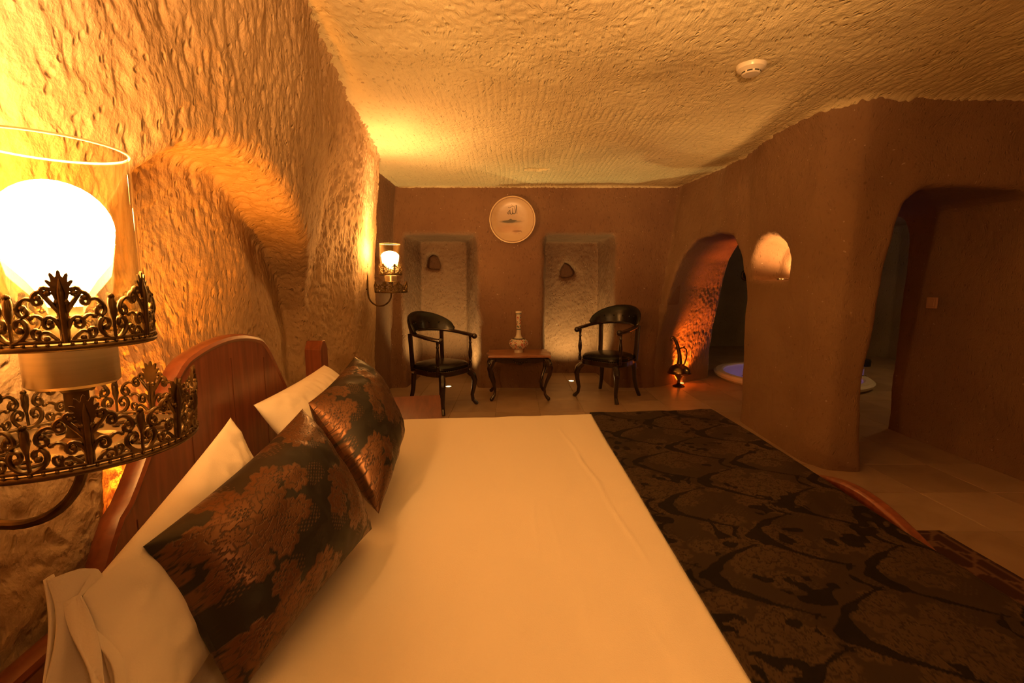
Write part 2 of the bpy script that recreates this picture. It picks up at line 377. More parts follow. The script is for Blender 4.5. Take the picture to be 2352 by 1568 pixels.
# niches in the back wall
for poly in ([(-1.27,5.2),(-1.24,6.28),(-.62,6.28),(-.40,5.38),(-.40,5.2)], [(.36,5.2),(.44,6.30),(1.17,6.30),(1.20,5.38),(1.20,5.2)]):
    air.loft([[(x, y, -.06) for x, y in poly], [(x, y, 1.70) for x, y in poly], [(x+(.02 if x < poly[2][0]-.2 else -.02), y, 1.80) for x, y in poly]])
for pts in ([(-1.18,1.46),(-1.16,1.60),(-1.10,1.645),(-1.02,1.62),(-.975,1.52),(-.98,1.43),(-1.13,1.43)],
            [(.65,1.33),(.66,1.43),(.73,1.54),(.80,1.50),(.87,1.41),(.85,1.34),(.74,1.31)]):
    air.loft([[(x, 6.15, z) for x, z in pts], [(x, 6.52, z) for x, z in pts]])
air.loft([[(-1.36, y, z) for y, z in ((4.62,1.3),(4.62,1.62),(4.9,1.66),(5.05,1.5),(5.0,1.3))], [(-1.62, y, z) for y, z in ((4.62,1.3),(4.62,1.62),(4.9,1.66),(5.05,1.5),(5.0,1.3))]])
# small arched doorway, run obliquely through the rock
A = Vector((1.685,5.40)); Bp = Vector((2.10,4.08)); AB = (Bp-A).normalized(); D = Vector((.85,.53))
prof = [(0,-.06),(.0,.2),(.05,.65),(.21,1.2),(.36,1.52),(.55,1.68),(.9,1.74),(1.14,1.68),(1.26,1.5),(1.34,1.27),(1.37,.8),(1.384,-.06)]
def arch_pt(s, z, d, wd=0): q = A + AB*s + D*d; return (q.x, q.y, z)
air.loft([[arch_pt(s, z, d) for s, z in prof] for d in (-.22, .2, .7, 1.12)])
# wide opening beside the pillar
prof = [(2.34,-.06),(2.31,.7),(2.33,1.1),(2.37,1.55),(2.40,1.74),(2.50,1.82),(2.8,1.82),(3.12,1.80),(3.2,1.77),(3.25,1.6),(3.25,-.06)]
wd = lambda x, e: x+e*max(0, min(1, (2.8-x)/.4))
air.loft([[(x, 2.6, z) for x, z in prof], [(x, 3.05, z) for x, z in prof], [(wd(x,.17), 3.35, z) for x, z in prof], [(wd(x,.30), 4.4, z-.02) for x, z in prof]])
# bathing room
poly = [(2.62,4.5),(3.0,3.9),(3.3,3.86),(6.3,3.86),(6.32,7.6),(5.6,9.1),(3.0,9.1),(2.62,6.0)]
air.loft([[(x, y, -.06) for x, y in poly], [(x, y, 1.9) for x, y in poly], [(x*.97+.13, y*.98+.12, 2.16) for x, y in poly]])
# lit niche in the pillar
np_ = [(3.42,1.275),(3.42,1.43),(3.47,1.53),(3.58,1.60),(3.74,1.625),(3.90,1.58),(3.99,1.47),(4.03,1.36),(4.03,1.275)]
air.loft([[(x, y, z) for y, z in np_] for x in (1.9, 2.16)] + [[(2.29, 3.72+(y-3.72)*.8, 1.275+(z-1.275)*.86) for y, z in np_]])

tmp = air.build('cave_volume', None, smooth=False)
md = tmp.modifiers.new('r', 'REMESH'); md.mode = 'VOXEL'; md.voxel_size = .026; md.adaptivity = 0
dg = bpy.context.evaluated_depsgraph_get()
me = bpy.data.meshes.new_from_object(tmp.evaluated_get(dg))
bpy.data.objects.remove(tmp)
nv = len(me.vertices); V = np.empty(nv*3, np.float32); me.vertices.foreach_get('co', V); V = V.reshape(-1,3)
Q = np.array([p.vertices[:] for p in me.polygons if len(p.vertices) == 4], np.int32)
# relax once so carved edges read worn
E = np.concatenate([Q[:,[0,1]],Q[:,[1,2]],Q[:,[2,3]],Q[:,[3,0]]])
for _ in range(2):
    acc = np.zeros_like(V); cnt = np.zeros(nv)
    np.add.at(acc, E[:,0], V[E[:,1]]); np.add.at(cnt, E[:,0], 1)
    V = V*.5 + .5*acc/np.maximum(cnt,1)[:,None]
k_ = np.clip((V[:,2]-1.9)/.4,0,1)*(V[:,1] < 5.5); V[:,2] -= .085*np.clip((V[:,0]-1.1)/1.3,0,1)*np.clip((4.4-V[:,1])/1.3,0,1)*k_
Q = Q[:, ::-1]
cen = V[Q].mean(1); nrm = np.cross(V[Q[:,1]]-V[Q[:,0]], V[Q[:,3]]-V[Q[:,0]]); nrm /= np.linalg.norm(nrm, axis=1)[:,None]+1e-12
X, Y, Z = cen.T
keep = Z > -.03
main = (X < 2.0) & (Y < 5.5) | (Y < 2.95)
is_ceil = (nrm[:,2] < -.62) & (Z > 2.1) & ((Y < 5.5) & (X < 2.05) | (Y < 2.95)) & (X > -1.5)
cls = np.full(len(Q), 4)                                   # inner
cls[(X < 2.6) & (Y < 6.2)] = 3
cls[(Y < 4.0) & (X > 1.8) & (X < 3.4)] = 3                 # right
cls[(X < -.2) & (Y < 4.36)] = 1
cls[((Y > 5.2) & (X < 1.72)) | ((X < -1.2) & (Y > 4.31)) | ((Y > 5.30) & (X < 1.95) & (Z > 1.0) & (nrm[:,1] < -.7))] = 2
cls[(Y < -1.2)] = 5
cls[is_ceil] = 0
VN = np.zeros_like(V)
for c_ in range(4): np.add.at(VN, Q[:,c_], nrm)
VN /= np.linalg.norm(VN, axis=1)[:,None]+1e-9
def region(k):
    sel = (cls == k) & keep
    vm0 = np.zeros(nv, bool); vm0[Q[sel].ravel()] = True; off = np.zeros(nv, np.float32)
    for d_ in (.016, .034):
        vm = np.zeros(nv, bool); vm[Q[sel].ravel()] = True
        sel = vm[Q].any(1) & keep
        vm2 = np.zeros(nv, bool); vm2[Q[sel].ravel()] = True; off[vm2 & ~vm] = d_
    q = Q[sel]; u, inv = np.unique(q.ravel(), return_inverse=True)
    return (V - VN*off[:,None])[u], inv.reshape(-1,4)
def subdivided(v, q, lev):
    o = mesh_np('t', v, q, R_LEFT)
    if lev:
        s = o.modifiers.new('s', 'SUBSURF'); s.subdivision_type = 'CATMULL_CLARK'; s.levels = lev
    m2 = bpy.data.meshes.new_from_object(o.evaluated_get(bpy.context.evaluated_depsgraph_get()))
    bpy.data.objects.remove(o); return m2
def undul(P): return .016*vnoise(P*2.1, 1) + .009*vnoise(P*5.3, 2)
def pit(f, r, lo, w): return np.exp(-(f/w)**2)*np.clip((r-lo)/(1-lo)*1.6, 0, 1)
def disp_left(P):
    P2 = P + .04*np.stack([vnoise(P*3,11), vnoise(P*3,12), vnoise(P*3,13)], 1)
    P2[:,1] += .22*P2[:,2]                                   # strokes lean
    big = .5+.5*vnoise(P*1.4, 9)
    hi = np.clip((P[:,2]-1.3)/.8, 0, 1)
    f, r = worley(P2/np.array([.060,.034,.075]), (1,1,1), 5)
    f2, r2 = worley(P2/np.array([.030,.020,.034]), (1,1,1), 6)
    f3, r3 = worley(P2/np.array([.11,.075,.16]), (1,1,1), 17)
    d = undul(P) - (.006+.008*hi+.004*big)*pit(f, r, .2, .34) - (.004+.002*hi)*pit(f2, r2, .3, .36)
    return d + (.005+.007*hi)*(r3-.5)*np.clip(1.3-1.6*f3, 0, 1) + .003*vnoise(P*45, 14) + .0035*hi*vnoise(P*np.array([22,22,14]), 15)
def disp_ceil(P):
    P2 = P + .030*np.stack([vnoise(P*1.7,21), vnoise(P*1.7,22), vnoise(P*1.7,23)], 1)
    big = np.clip(.6+.7*vnoise(P*1.1, 9), .2, 1)
    row = np.abs(((P2[:,0]/.046) % 1)-.5)*2                  # comb lines left by the pick
    brk = np.clip(.5+1.4*vnoise(P2*np.array([16,7,1]), 24), 0, 1)
    f2, r2 = worley(P2/np.array([.03,.055,.4]), (1,1,.2), 8)
    f3, r3 = worley(P2/np.array([.046,.09,.4]), (.2,1,.2), 18)
    d = undul(P)*.8 - .0065*np.clip(1-row*2.2, 0, 1)*brk*big - .006*pit(f3, r3, .3, .30)*big - .004*pit(f2, r2, .3, .34)
    d += .0025*vnoise(P*40, 26)
    e = ((P[:,0]-.235)/.12)**2 + ((P[:,1]-4.66)/.06)**2 + .5*vnoise(P*20, 3)
    return d - .05*np.clip(1-e, 0, 1)**.5
def disp_wall(P):
    P2 = P + .03*np.stack([vnoise(P*2,31), vnoise(P*2,32), vnoise(P*2,33)], 1)
    f, r = worley(P2/np.array([.05,.05,.14]), (1,1,1), 15)
    rough = np.where((P[:,1] > 5.55) & (P[:,2] < 2), 1, .35)          # niche backs and passage are rougher
    f2, r2 = worley(P2/np.array([.035,.035,.045]), (1,1,1), 16)
    return undul(P) - .006*pit(f, r, .3, .35)*(.5+.5*rough) + .010*rough*(f2-.5)
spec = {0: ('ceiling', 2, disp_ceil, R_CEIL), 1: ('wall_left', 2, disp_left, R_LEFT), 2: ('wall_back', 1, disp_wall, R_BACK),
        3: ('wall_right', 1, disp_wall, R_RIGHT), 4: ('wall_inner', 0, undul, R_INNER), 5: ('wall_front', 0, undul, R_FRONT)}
for k, (nm, lev, fn, mt) in spec.items():
    v, q = region(k); m2 = subdivided(v, q, lev); m2.name = nm
    n2 = len(m2.vertices); P = np.empty(n2*3, np.float32); m2.vertices.foreach_get('co', P); P = P.reshape(-1,3)
    NN = np.empty(n2*3, np.float32); m2.vertices.foreach_get('normal', NN); NN = NN.reshape(-1,3)
    d = fn(P)
    if k == 1: d = d*1.0
    P = P + NN*d[:,None]
    m2.vertices.foreach_set('co', P.ravel()); m2.polygons.foreach_set('use_smooth', np.ones(len(m2.polygons), bool)); m2.update()
    m2.materials.clear(); m2.materials.append(mt)
    o = bpy.data.objects.new(nm, m2); C.objects.link(o); tag(o, kind='structure')

# ------------------------------------------------------------------ floor
TX, TY, TS, G = .275, 4.79, .435, .0035
TUB = (3.62, 5.88); TR = .89
floor = MB()
def quad(x0, x1, y0, y1): floor.add([(x0,y0,-.004),(x1,y0,-.004),(x1,y1,-.004),(x0,y1,-.004)], [(0,1,2,3)])
s_ = 1.4
quad(-1.7,6.6,-1.5,TUB[1]-s_); quad(-1.7,6.6,TUB[1]+s_,9.4); quad(-1.7,TUB[0]-s_,TUB[1]-s_,TUB[1]+s_); quad(TUB[0]+s_,6.6,TUB[1]-s_,TUB[1]+s_)
n = 64; vs = []; fs = []
for i in range(n):
    a = 2*PI*i/n; c, s = math.cos(a), math.sin(a); q = s_/max(abs(c), abs(s))
    vs += [(TUB[0]+c*TR*.93, TUB[1]+s*TR*.93, -.004), (TUB[0]+c*q, TUB[1]+s*q, -.004)]
    j = (i+1) % n; fs.append((2*i, 2*i+1, 2*j+1, 2*j))
floor.add(vs, fs)
FL = tag(floor.build('floor', GROUT, smooth=False), kind='structure')
tile_me = None; rest = MB(); cnt = 0
for i in range(-4, 15):
    for j in range(-15, 11):
        x0 = TX+i*TS+G/2; y0 = TY+j*TS+G/2; x1, y1 = x0+TS-G, y0+TS-G; cx, cy = (x0+x1)/2, (y0+y1)/2
        if x0 < -1.6 or x1 > 6.5 or y0 < -1.45 or y1 > 9.3: continue
        inmain = cx < 3.4 and cy < 6.4; inbath = cx > 2.2 and cy > 3.7
        if not (inmain or inbath): continue
        bn = []
        for a, b in (((x0,y0),(x1,y0)),((x1,y0),(x1,y1)),((x1,y1),(x0,y1)),((x0,y1),(x0,y0))):
            for k in range(8): bn.append((a[0]+(b[0]-a[0])*k/8, a[1]+(b[1]-a[1])*k/8))
        rr = [math.hypot(x-TUB[0], y-TUB[1]) for x, y in bn]
        R0 = TR*.94
        if min(rr) < R0:
            if math.hypot(cx-TUB[0], cy-TUB[1]) < R0: continue
            poly = [(x, y) if r > R0 else (TUB[0]+(x-TUB[0])*R0/r, TUB[1]+(y-TUB[1])*R0/r) for (x, y), r in zip(bn, rr)]
            MB().prism(poly, -.012, 0, lambda u, v, d: (u, v, d)).build('tile', TILE, FL, smooth=False); cnt += 1; continue
        vis = (cy > 2.2 and cx > -1.2 and inmain) or (inbath and cx < 5.9 and (cx < cy*1.0+.6))
        vis = vis and not (cx > 1.9 and cx < 2.5 and 3.2 < cy < 3.9) and cy < 8.9
        if vis and cnt < 290:
            if tile_me is None:
                b = MB(); e = .0015; hw = (TS-G)/2
                b.loft([[(-hw,-hw,-.012),(hw,-hw,-.012),(hw,hw,-.012),(-hw,hw,-.012)], [(-hw,-hw,-e),(hw,-hw,-e),(hw,hw,-e),(-hw,hw,-e)],
                        [(-hw+e,-hw+e,0),(hw-e,-hw+e,0),(hw-e,hw-e,0),(-hw+e,hw-e,0)]])
                o = b.build('tile', TILE, FL, smooth=False); tile_me = o.data
            else:
                o = bpy.data.objects.new('tile', tile_me); C.objects.link(o); o.parent = FL
            o.location = (cx, cy, random.uniform(-.0006, .0006)); cnt += 1
        else:
            rest.box((cx, cy, -.006), (TS-G, TS-G, .012))
tag(rest.build('tile_field', TILE, FL, smooth=False), kind='stuff')

# ------------------------------------------------------------------ bed
hbx = lambda y: -.69-.12*y                    # headboard front face
ang = math.atan(.12)                          # wall / headboard direction
bed = thing('bed', 'wide reddish wooden bed with camelback headboard against the left wall', 'bed', (0,0,0))
def hb_top(y):      # headboard outline
    d = abs(y-1.37)
    if d < .22: return 1.085-.62*d*d
    if d < .47: k = (d-.22)/.30; k = k*k*(3-2*k)*.55+k*.45; return 1.055-.30*k
    k = min(1, (d-.47)/.13); return .79-.15*k*k*(3-2*k)
ys = [.46+i*(2.24-.46)/64 for i in range(65)]
prof = [(y, hb_top(y)) for y in ys] + [(2.24,.25),(.46,.25)]
MB().prism(prof, 0, -.045, lambda u, v, d: (hbx(u)+d, u, v)).build('headboard', W_BED, bed, bevel=.012)
# top moulding following the outline
MB().sweep([(hbx(y)-.018, y, hb_top(y)-.006) for y in ys], .015, 10, 1.5, up=(0,0,1)).build('headboard_moulding', W_BED_Y, bed)
mb = MB()
for y in (.7,.92,1.14,1.37,1.60,1.82,2.04): mb.box((hbx(y)+.001, y, (hb_top(y)-.06+.3)/2), (.0012,.0022,hb_top(y)-.36))
mb.build('panel_joint', plain('joint', (.09,.024,.010), .6), bed, smooth=False)
def post(y, zt_, w=.082):
    b = MB(); x = hbx(y)-.02; h = w/2
    b.loft([[(x+a*h, y+c*h, z) for a, c in ((-1,-1),(1,-1),(1,1),(-1,1))] for z in (0, zt_-.04)] + [[(x+a*h*.98, y+c*h*.35, zt_) for a, c in ((-1,-1),(1,-1),(1,1),(-1,1))]])
    return b.build('bedpost', W_BED, bed, smooth=False, bevel=.004)
post(2.27, .965); post(.42, .965)
HN, HFc, FF, FN = Vector((-.73,.42)), Vector((-.945,2.20)), Vector((1.09,2.40)), Vector((1.09,.50))
MB().sweep([(HFc.x, HFc.y+.0, .32),(FF.x, FF.y, .32)], .10, 4, .18, up=(0,0,1)).build('side_rail', W_BED_Y, bed, smooth=False)
MB().sweep([(HN.x, HN.y, .32),(FN.x, FN.y, .32)], .10, 4, .18, up=(0,0,1)).build('side_rail', W_BED_Y, bed, smooth=False)
def fb_top(y):
    d = abs(y-1.42)
    if d < .62: return .425+.155*(.5+.5*math.cos(PI*d/.62))
    return .425
ys = [.44+i*(2.46-.44)/48 for i in range(49)]
MB().prism([(y, fb_top(y)) for y in ys] + [(2.46,.12),(.44,.12)], 1.125, 1.165, lambda u, v, d: (d, u, v)).build('footboard', W_BED, bed, bevel=.008)
for y in (.44, 2.46): MB().box((1.145, y, .24), (.075,.075,.48)).build('bedpost', W_BED, bed, smooth=False, bevel=.005)
for x, y in ((-.3,.6),(-.3,2.2),(.8,.6),(.8,2.25)): MB().box((x, y, .06), (.06,.06,.12)).build('foot', W_BED, bed, smooth=False)
MB().box((.1,1.38,.19), (2.0,1.75,.06)).build('slat_base', W_BED, bed, smooth=False)

ZB = .58
def bedmap(a, b):          # a metres from head, b metres from near side -> plan point
    u = a/2.05; v = b/1.85
    p = HN*(1-u)*(1-v) + FN*u*(1-v) + HFc*(1-u)*v + FF*u*v
    return p
def fall(e, r=.06):        # arc-length past the edge -> (outward, drop)
    if e <= 0: return e, 0
    q = r*PI/2
    if e < q: return r*math.sin(e/r), r*(1-math.cos(e/r))
    return r, r+(e-q)
def cloth(a0, a1, b0, b1, na, nb, lift, inset=.05, wr=1.0, maxdrop=.34):
    B_ = np.linspace(b0, b1, nb); P = []; f0 = a0 if callable(a0) else (lambda b: a0)
    La, Lb = 2.05-inset, 1.85-inset
    for sa in np.linspace(0, 1, na):
        for b in B_:
            a = f0(b)+(a1-f0(b))*sa
            oa, da = fall(a-La); aa = La+oa if a > La else a
            if b > Lb: ob, db = fall(b-Lb); bb = Lb+ob
            elif b < inset: ob, db = fall(inset-b); bb = inset-ob
            else: bb, db = b, 0
            p = bedmap(aa, bb); drop = min(max(da, db)+.25*min(da, db), maxdrop)
            P.append((p.x, p.y, ZB+lift-drop))
    P = np.array(P)
    cr = .010*vnoise(P*np.array([1.6,1.6,1]), 41) + .0035*vnoise(P*np.array([9,2.5,2]), 42) + .0015*vnoise(P*np.array([22,6,6]), 43)
    P[:,2] += cr*wr
    far = np.clip((P[:,1]-2.15)/.3, 0, 1)*0
    i, j = np.meshgrid(np.arange(na-1), np.arange(nb-1), indexing='ij'); k = (i*nb+j).ravel()
    return P, np.stack([k, k+nb, k+nb+1, k+1], 1)
MB().loft([[(*bedmap(a, b), z) for a, b in ((.06,.06),(1.98,.06),(1.98,1.79),(.06,1.79))] for z in (.235, .555)]).build('mattress', WHITE, bevel=.04)
tag(bpy.data.objects['mattress'], 'thick white mattress lying on the wooden bed under its sheet', 'mattress')
def add_solid(o, t):
    m = o.modifiers.new('solid', 'SOLIDIFY'); m.thickness = t; m.offset = -1; return o
P, q = cloth(.02, 2.0+.20, -.20, 2.05, 150, 150, 0)
# raised creases in the sheet
def crease(P, a, b, h, wd=.006, wob=.0035):
    a = np.array(a); b = np.array(b); d = b-a; L_ = np.linalg.norm(d); d /= L_; n_ = np.array([-d[1], d[0]])
    r = P[:,:2]-a; s = r@d; t = r@n_ + wob*np.sin(s*17)
    P[:,2] += .55*h*np.exp(-(t/wd)**2)*np.clip(s/.06,0,1)*np.clip((L_-s)/.06,0,1)
fine_x = 330; P, q = cloth(.02, 2.05+.15, -.15, 2.02, fine_x, fine_x, 0)
for a, b, h in (((.22,2.1),(.30,1.42),.004), ((.26,1.75),(.33,1.0),.004), ((.07,1.36),(.06,1.0),.002), ((.11,1.34),(.12,1.0),.002), ((.27,.86),(.30,.72),.003), ((.16,.95),(.15,.75),.002)):
    crease(P, a, b, h)
sheet = tag(add_solid(mesh_np('bed_sheet', P, q, WHITE), .006), 'smooth white cotton bed sheet tucked over the mattress', 'bed sheet')

# ---- damask pattern field
def damask(U, Vv, T=.30):
    U = U/T; Vv = Vv/T
    best = np.zeros_like(U); groove = np.ones_like(U)
    col = np.floor(U); fu = U-col-.5; vv = Vv + .5*(col % 2); fv = vv-np.floor(vv)-.5
    def leaf(cx, cy, R, lobes, amp, ph, asp=1.0, rot=0):
        nonlocal best, groove
        for ox in (-1,0,1):
            for oy in (-1,-.5,0,.5,1):
                if ox == 0 and abs(oy) == .5: continue
                if ox != 0 and abs(oy) in (0,1): continue
                x = fu-ox-cx; y = fv-oy-cy
                xr = x*math.cos(rot)+y*math.sin(rot); yr = (-x*math.sin(rot)+y*math.cos(rot))/asp
                r = np.hypot(xr, yr); th = np.arctan2(yr, xr)
                Rr = R*(1+amp*np.abs(np.sin(lobes*th/2+ph))-amp*.5+.05*np.sin((lobes*2+1)*th))
                ins = r < Rr
                g = np.where(np.abs(np.sin(lobes*th/2+ph+2.2*np.sin(r/R*3))) < .16*(1.1-r/R*.3), .35, 1.0)
                g = np.where(np.abs(r/Rr-.52) < .045, .35, g)
                g = np.where(r/Rr > .93, .6, g)
                new = ins & (best < .5)
                best = np.where(ins, 1, best); groove = np.where(new, g, groove)
    for m_ in (1, -1):                                   # mirrored scrolls
        leaf(.13*m_, .02, .13, 9, .30, .3*m_, 1.5, .5*m_); leaf(.25*m_, .22, .105, 7, .35, .7, 1.2, -.8*m_)
        leaf(.22*m_, -.17, .11, 9, .32, .2, 1.5, .9*m_); leaf(.40*m_, -.02, .095, 7, .3, .5, 1.4, 0)
        leaf(.10*m_, .36, .085, 7, .3, .2*m_, 1.3, .4*m_)
    leaf(0, .14, .15, 11, .30, .4, 1.25); leaf(0, -.16, .12, 9, .3, .1, 1.2); leaf(0, -.38, .09, 7, .35, 0, 1.4)
    # netting of small dots between the leaves
    dots = (np.sin(U*2*PI*26)*np.sin(Vv*2*PI*26) > .35) & (np.sin(U*2*PI*2+1)*np.sin(Vv*2*PI*2+.4) > .30)
    best = np.where(dots, np.maximum(best, .6), best)
    hole = (np.sin(U*2*PI*24)*np.sin(Vv*2*PI*24) > .45) & (np.sin(U*2*PI*3+2)*np.sin(Vv*2*PI*1.5+1.1) > .72)
    best = np.where(hole, .1, best)
    return best.astype(np.float32), groove.astype(np.float32)
def set_attr(o, mo, gr):
    for nme, a in (('motif', mo), ('groove', gr)):
        at_ = o.data.attributes.new(nme, 'FLOAT', 'POINT'); at_.data.foreach_set('value', a.astype(np.float32))
na, nb = 300, 560
P, q = cloth(lambda b: 1.278+.082*b/1.85, 2.05+.10, -.2, 2.05, na, nb, .008, wr=1.0)
aa, bb = np.meshgrid(np.linspace(0, 1.0, na), np.linspace(0, 2.25, nb), indexing='ij')
P[:,2] += .0015
run = mesh_np('bed_runner', P, q, DAMASK_DIM)
def crescents(Xw, Yw):          # black ogee crescents around each flower clump, half-drop repeat
    c = np.floor((Xw-.40)/.185); blk = np.zeros_like(Xw)
    nz1 = vnoise(np.stack([Xw*45, Yw*45, Xw*0], 1), 71); nz2 = vnoise(np.stack([Xw*18, Yw*18, Xw*0], 1), 72)
    for dc in (-1, 0, 1):
        cc = c+dc; x0 = .46+.185*cc; yo = 1.296+.165*(cc % 2); dy = (Yw-yo+.165) % .33-.165
        d = Xw-x0-.14*(np.abs(dy)/.115)**1.7
        wd = (.017+.010*nz1+.009*nz2)*(1.25-np.abs(dy)/.13)+.002
        blk = np.maximum(blk, (np.abs(d) < wd)*(np.abs(dy) < .128))
        e = np.hypot(Xw-x0-.075, (dy)/.9+.0); blk = np.maximum(blk, (np.abs(d+.055) < .006+.008*nz1)*(np.abs(dy) < .05))
    blk = np.maximum(blk, (nz2 > .52)*(nz1 > -.1))
    return blk
mo, gr = damask(P[:,1]+.07, P[:,0]+.04, .33); mo = .48+.52*mo; mo = mo*(1-.92*crescents(P[:,0].copy(), P[:,1].copy())); set_attr(run, mo, gr); add_solid(run, .004)
tag(run, 'black and bronze damask bed runner across the foot of the white bed', 'bed runner')

# ---- pillows
def pillow(name, c, thick, mat, n=60, pinch=.05, sag=.0, seed=0, wrinkle=.006, pat=None, rnd=2.6):
    # c: four corners in order  (top-near, top-far, bottom-far, bottom-near)
    c = [np.array(p, float) for p in c]
    s = np.linspace(-1, 1, n); S, T = np.meshgrid(s, s, indexing='ij'); S = S.ravel(); T = T.ravel()
    k = 1 - pinch*(1-T**2)*0; Sx = S*(1-pinch*(1-T**2)*np.abs(S)**3); Tx = T*(1-pinch*(1-S**2)*np.abs(T)**3)
    u = (Sx+1)/2; v = (Tx+1)/2
    P = (c[0][None]*((1-u)*(1-v))[:,None] + c[1][None]*(u*(1-v))[:,None] + c[2][None]*(u*v)[:,None] + c[3][None]*((1-u)*v)[:,None])
    nr = np.cross(c[1]-c[0]+c[2]-c[3], c[3]-c[0]+c[2]-c[1]); nr /= np.linalg.norm(nr)
    if nr[0] < 0: nr = -nr
    prof_ = ((1-np.abs(S)**rnd)*(1-np.abs(T)**rnd))**.55
    wv = wrinkle*(vnoise(P*14, 50+seed)*(.3+1.2*np.maximum(np.abs(S),np.abs(T))**2) + .5*vnoise(P*38, 60+seed))*prof_**.5
    P1 = P + nr*(prof_*thick*.55 + wv)[:,None]
    P2 = P - nr*(prof_*thick*.45)[:,None]
    i, j = np.meshgrid(np.arange(n-1), np.arange(n-1), indexing='ij'); kk = (i*n+j).ravel()
    q1 = np.stack([kk, kk+n, kk+n+1, kk+1], 1)
    V_ = np.concatenate([P1, P2]); q2 = q1[:, ::-1]+n*n
    # flip so the front faces along nr
    tri = P1[q1[0]]; fn = np.cross(P1[q1[n*n//2-n]][1]-P1[q1[n*n//2-n]][0], P1[q1[n*n//2-n]][3]-P1[q1[n*n//2-n]][0])
    if fn@nr < 0: q1 = q1[:, ::-1]; q2 = q2[:, ::-1]
    o = mesh_np(name, V_, np.concatenate([q1, q2]), mat)
    bm = bmesh.new(); bm.from_mesh(o.data)
    if pat is not None:
        bm.free(); m1, g1 = damask((S+1)*.5*pat[0]+pat[2], (T+1)*.5*pat[1]+pat[3], pat[4]); set_attr(o, np.concatenate([m1,m1]), np.concatenate([g1,g1]))
        # piped seam
        ring = [P[(0)*n+j] for j in range(n)] + [P[i_*n+n-1] for i_ in range(1,n)] + [P[(n-1)*n+j] for j in range(n-2,-1,-1)] + [P[i_*n] for i_ in range(n-2,0,-1)]
    else:
        bmesh.ops.remove_doubles(bm, verts=bm.verts, dist=1e-5); bm.to_mesh(o.data); bm.free()
    return o
wp = pillow('pillow', [at(188,1368,.625), at(530,958,1.19), (-.62,1.20,.60), (-.50,.52,.60)], .09, WHITE, 110, .05, seed=1, wrinkle=.012)
tag(wp, 'white pillow with open pillowcase flap, nearest the camera', 'pillow', 'white pillows on the bed')
# pillowcase flap folded at its open near end
c0 = at(188,1368,.625); c1 = Vector((-.49,.52,.60)); O0 = at(106,1333,.60); O1 = Vector((-.585,.50,.60))
def flap(p0, p1, q0, q1, sag, wob, n1=30, n2=10):
    vs = []
    for i in range(n1+1):
        s_ = i/n1; p = p0.lerp(p1, s_); q = q0.lerp(q1, s_)
        for j in range(n2+1):
            k = j/n2; r = p.lerp(q, k); v = math.sin(PI*k); e = math.sin(PI*s_)**.5
            r = r + Vector((.008*math.sin(7*s_+5*k)*wob*e, sag*v*(.4+.6*e)+.006*math.sin(9*s_+4*k)*wob, .004*math.sin(11*s_+3*k)*wob)); vs.append(r)
    m = n2+1; fl = MB().add(vs, [(i*m+j,(i+1)*m+j,(i+1)*m+j+1,i*m+j+1) for i in range(n1) for j in range(n2)])
    return add_solid(fl.build('pillowcase_flap', WHITE, wp), .003)
flap(O0, O1, c0, c1, .075, 1.0)
flap(O0+Vector((0,0,.002)), O1, at(120,1325,.64), O1+Vector((-.03,.10,0)), .01, .5)
flap(c0, c1, c0+Vector((-.012,-.012,0)), c1+Vector((-.02,-.012,0)), .004, .5, 30, 3)
MB_t = MB().add([O0, c0, at(300,1225,.76), at(240,1230,.80)], [(0,1,2,3)])
wp2 = pillow('pillow', [at(582,930,1.40), at(745,838,2.10), (-.66,2.08,.60), (-.62,1.45,.60)], .16, WHITE, 90, .04, seed=2, wrinkle=.010)
tag(wp2, 'white pillow behind the far damask cushion, beside the bedpost', 'pillow', 'white pillows on the bed')
cu1 = pillow('cushion', [at(328,1255,.73), at(695,938,1.22), (-.365,1.12,.615), (-.435,.641,.60)], .20, DAMASK, 230, .07, seed=3, wrinkle=.006, pat=(.46,.46,.05,.02,.30))
tag(cu1, 'black and bronze damask cushion nearest the camera, leaning on the white pillow', 'cushion', 'damask cushions on the bed')
cu2 = pillow('cushion', [at(708,925,1.36), at(815,818,1.74), at(918,1000,1.80), at(870,1180,1.235)], .19, DAMASK, 190, .06, seed=4, wrinkle=.006, pat=(.46,.46,.17,.11,.30))
tag(cu2, 'black and bronze damask cushion further from the camera, towards the wall niches', 'cushion', 'damask cushions on the bed')

# ---- nightstand (rotated like the wall)
ns = thing('nightstand', 'low reddish wooden nightstand beyond the bed, below the far wall lamp', 'nightstand', (-.664,2.71,0), math.radians(10.3))
MB().box((0,0,.485), (.46,.56,.03)).build('top', W_BED_Y, ns, bevel=.004, smooth=False)
MB().box((0,0,.255), (.42,.52,.43)).build('body', W_BED, ns, bevel=.003, smooth=False)
dr = MB().box((.215,0,.36), (.016,.46,.17)).build('drawer', W_BED_Y, ns, bevel=.003, smooth=False)
MB().sphere((.236,0,.36), .014, 12, 8).build('knob', BRASS, dr)
for x, y in ((-.17,-.22),(.17,-.22),(-.17,.22),(.17,.22)): MB().box((x, y, .02), (.05,.05,.04)).build('foot', W_BED, ns, smooth=False)

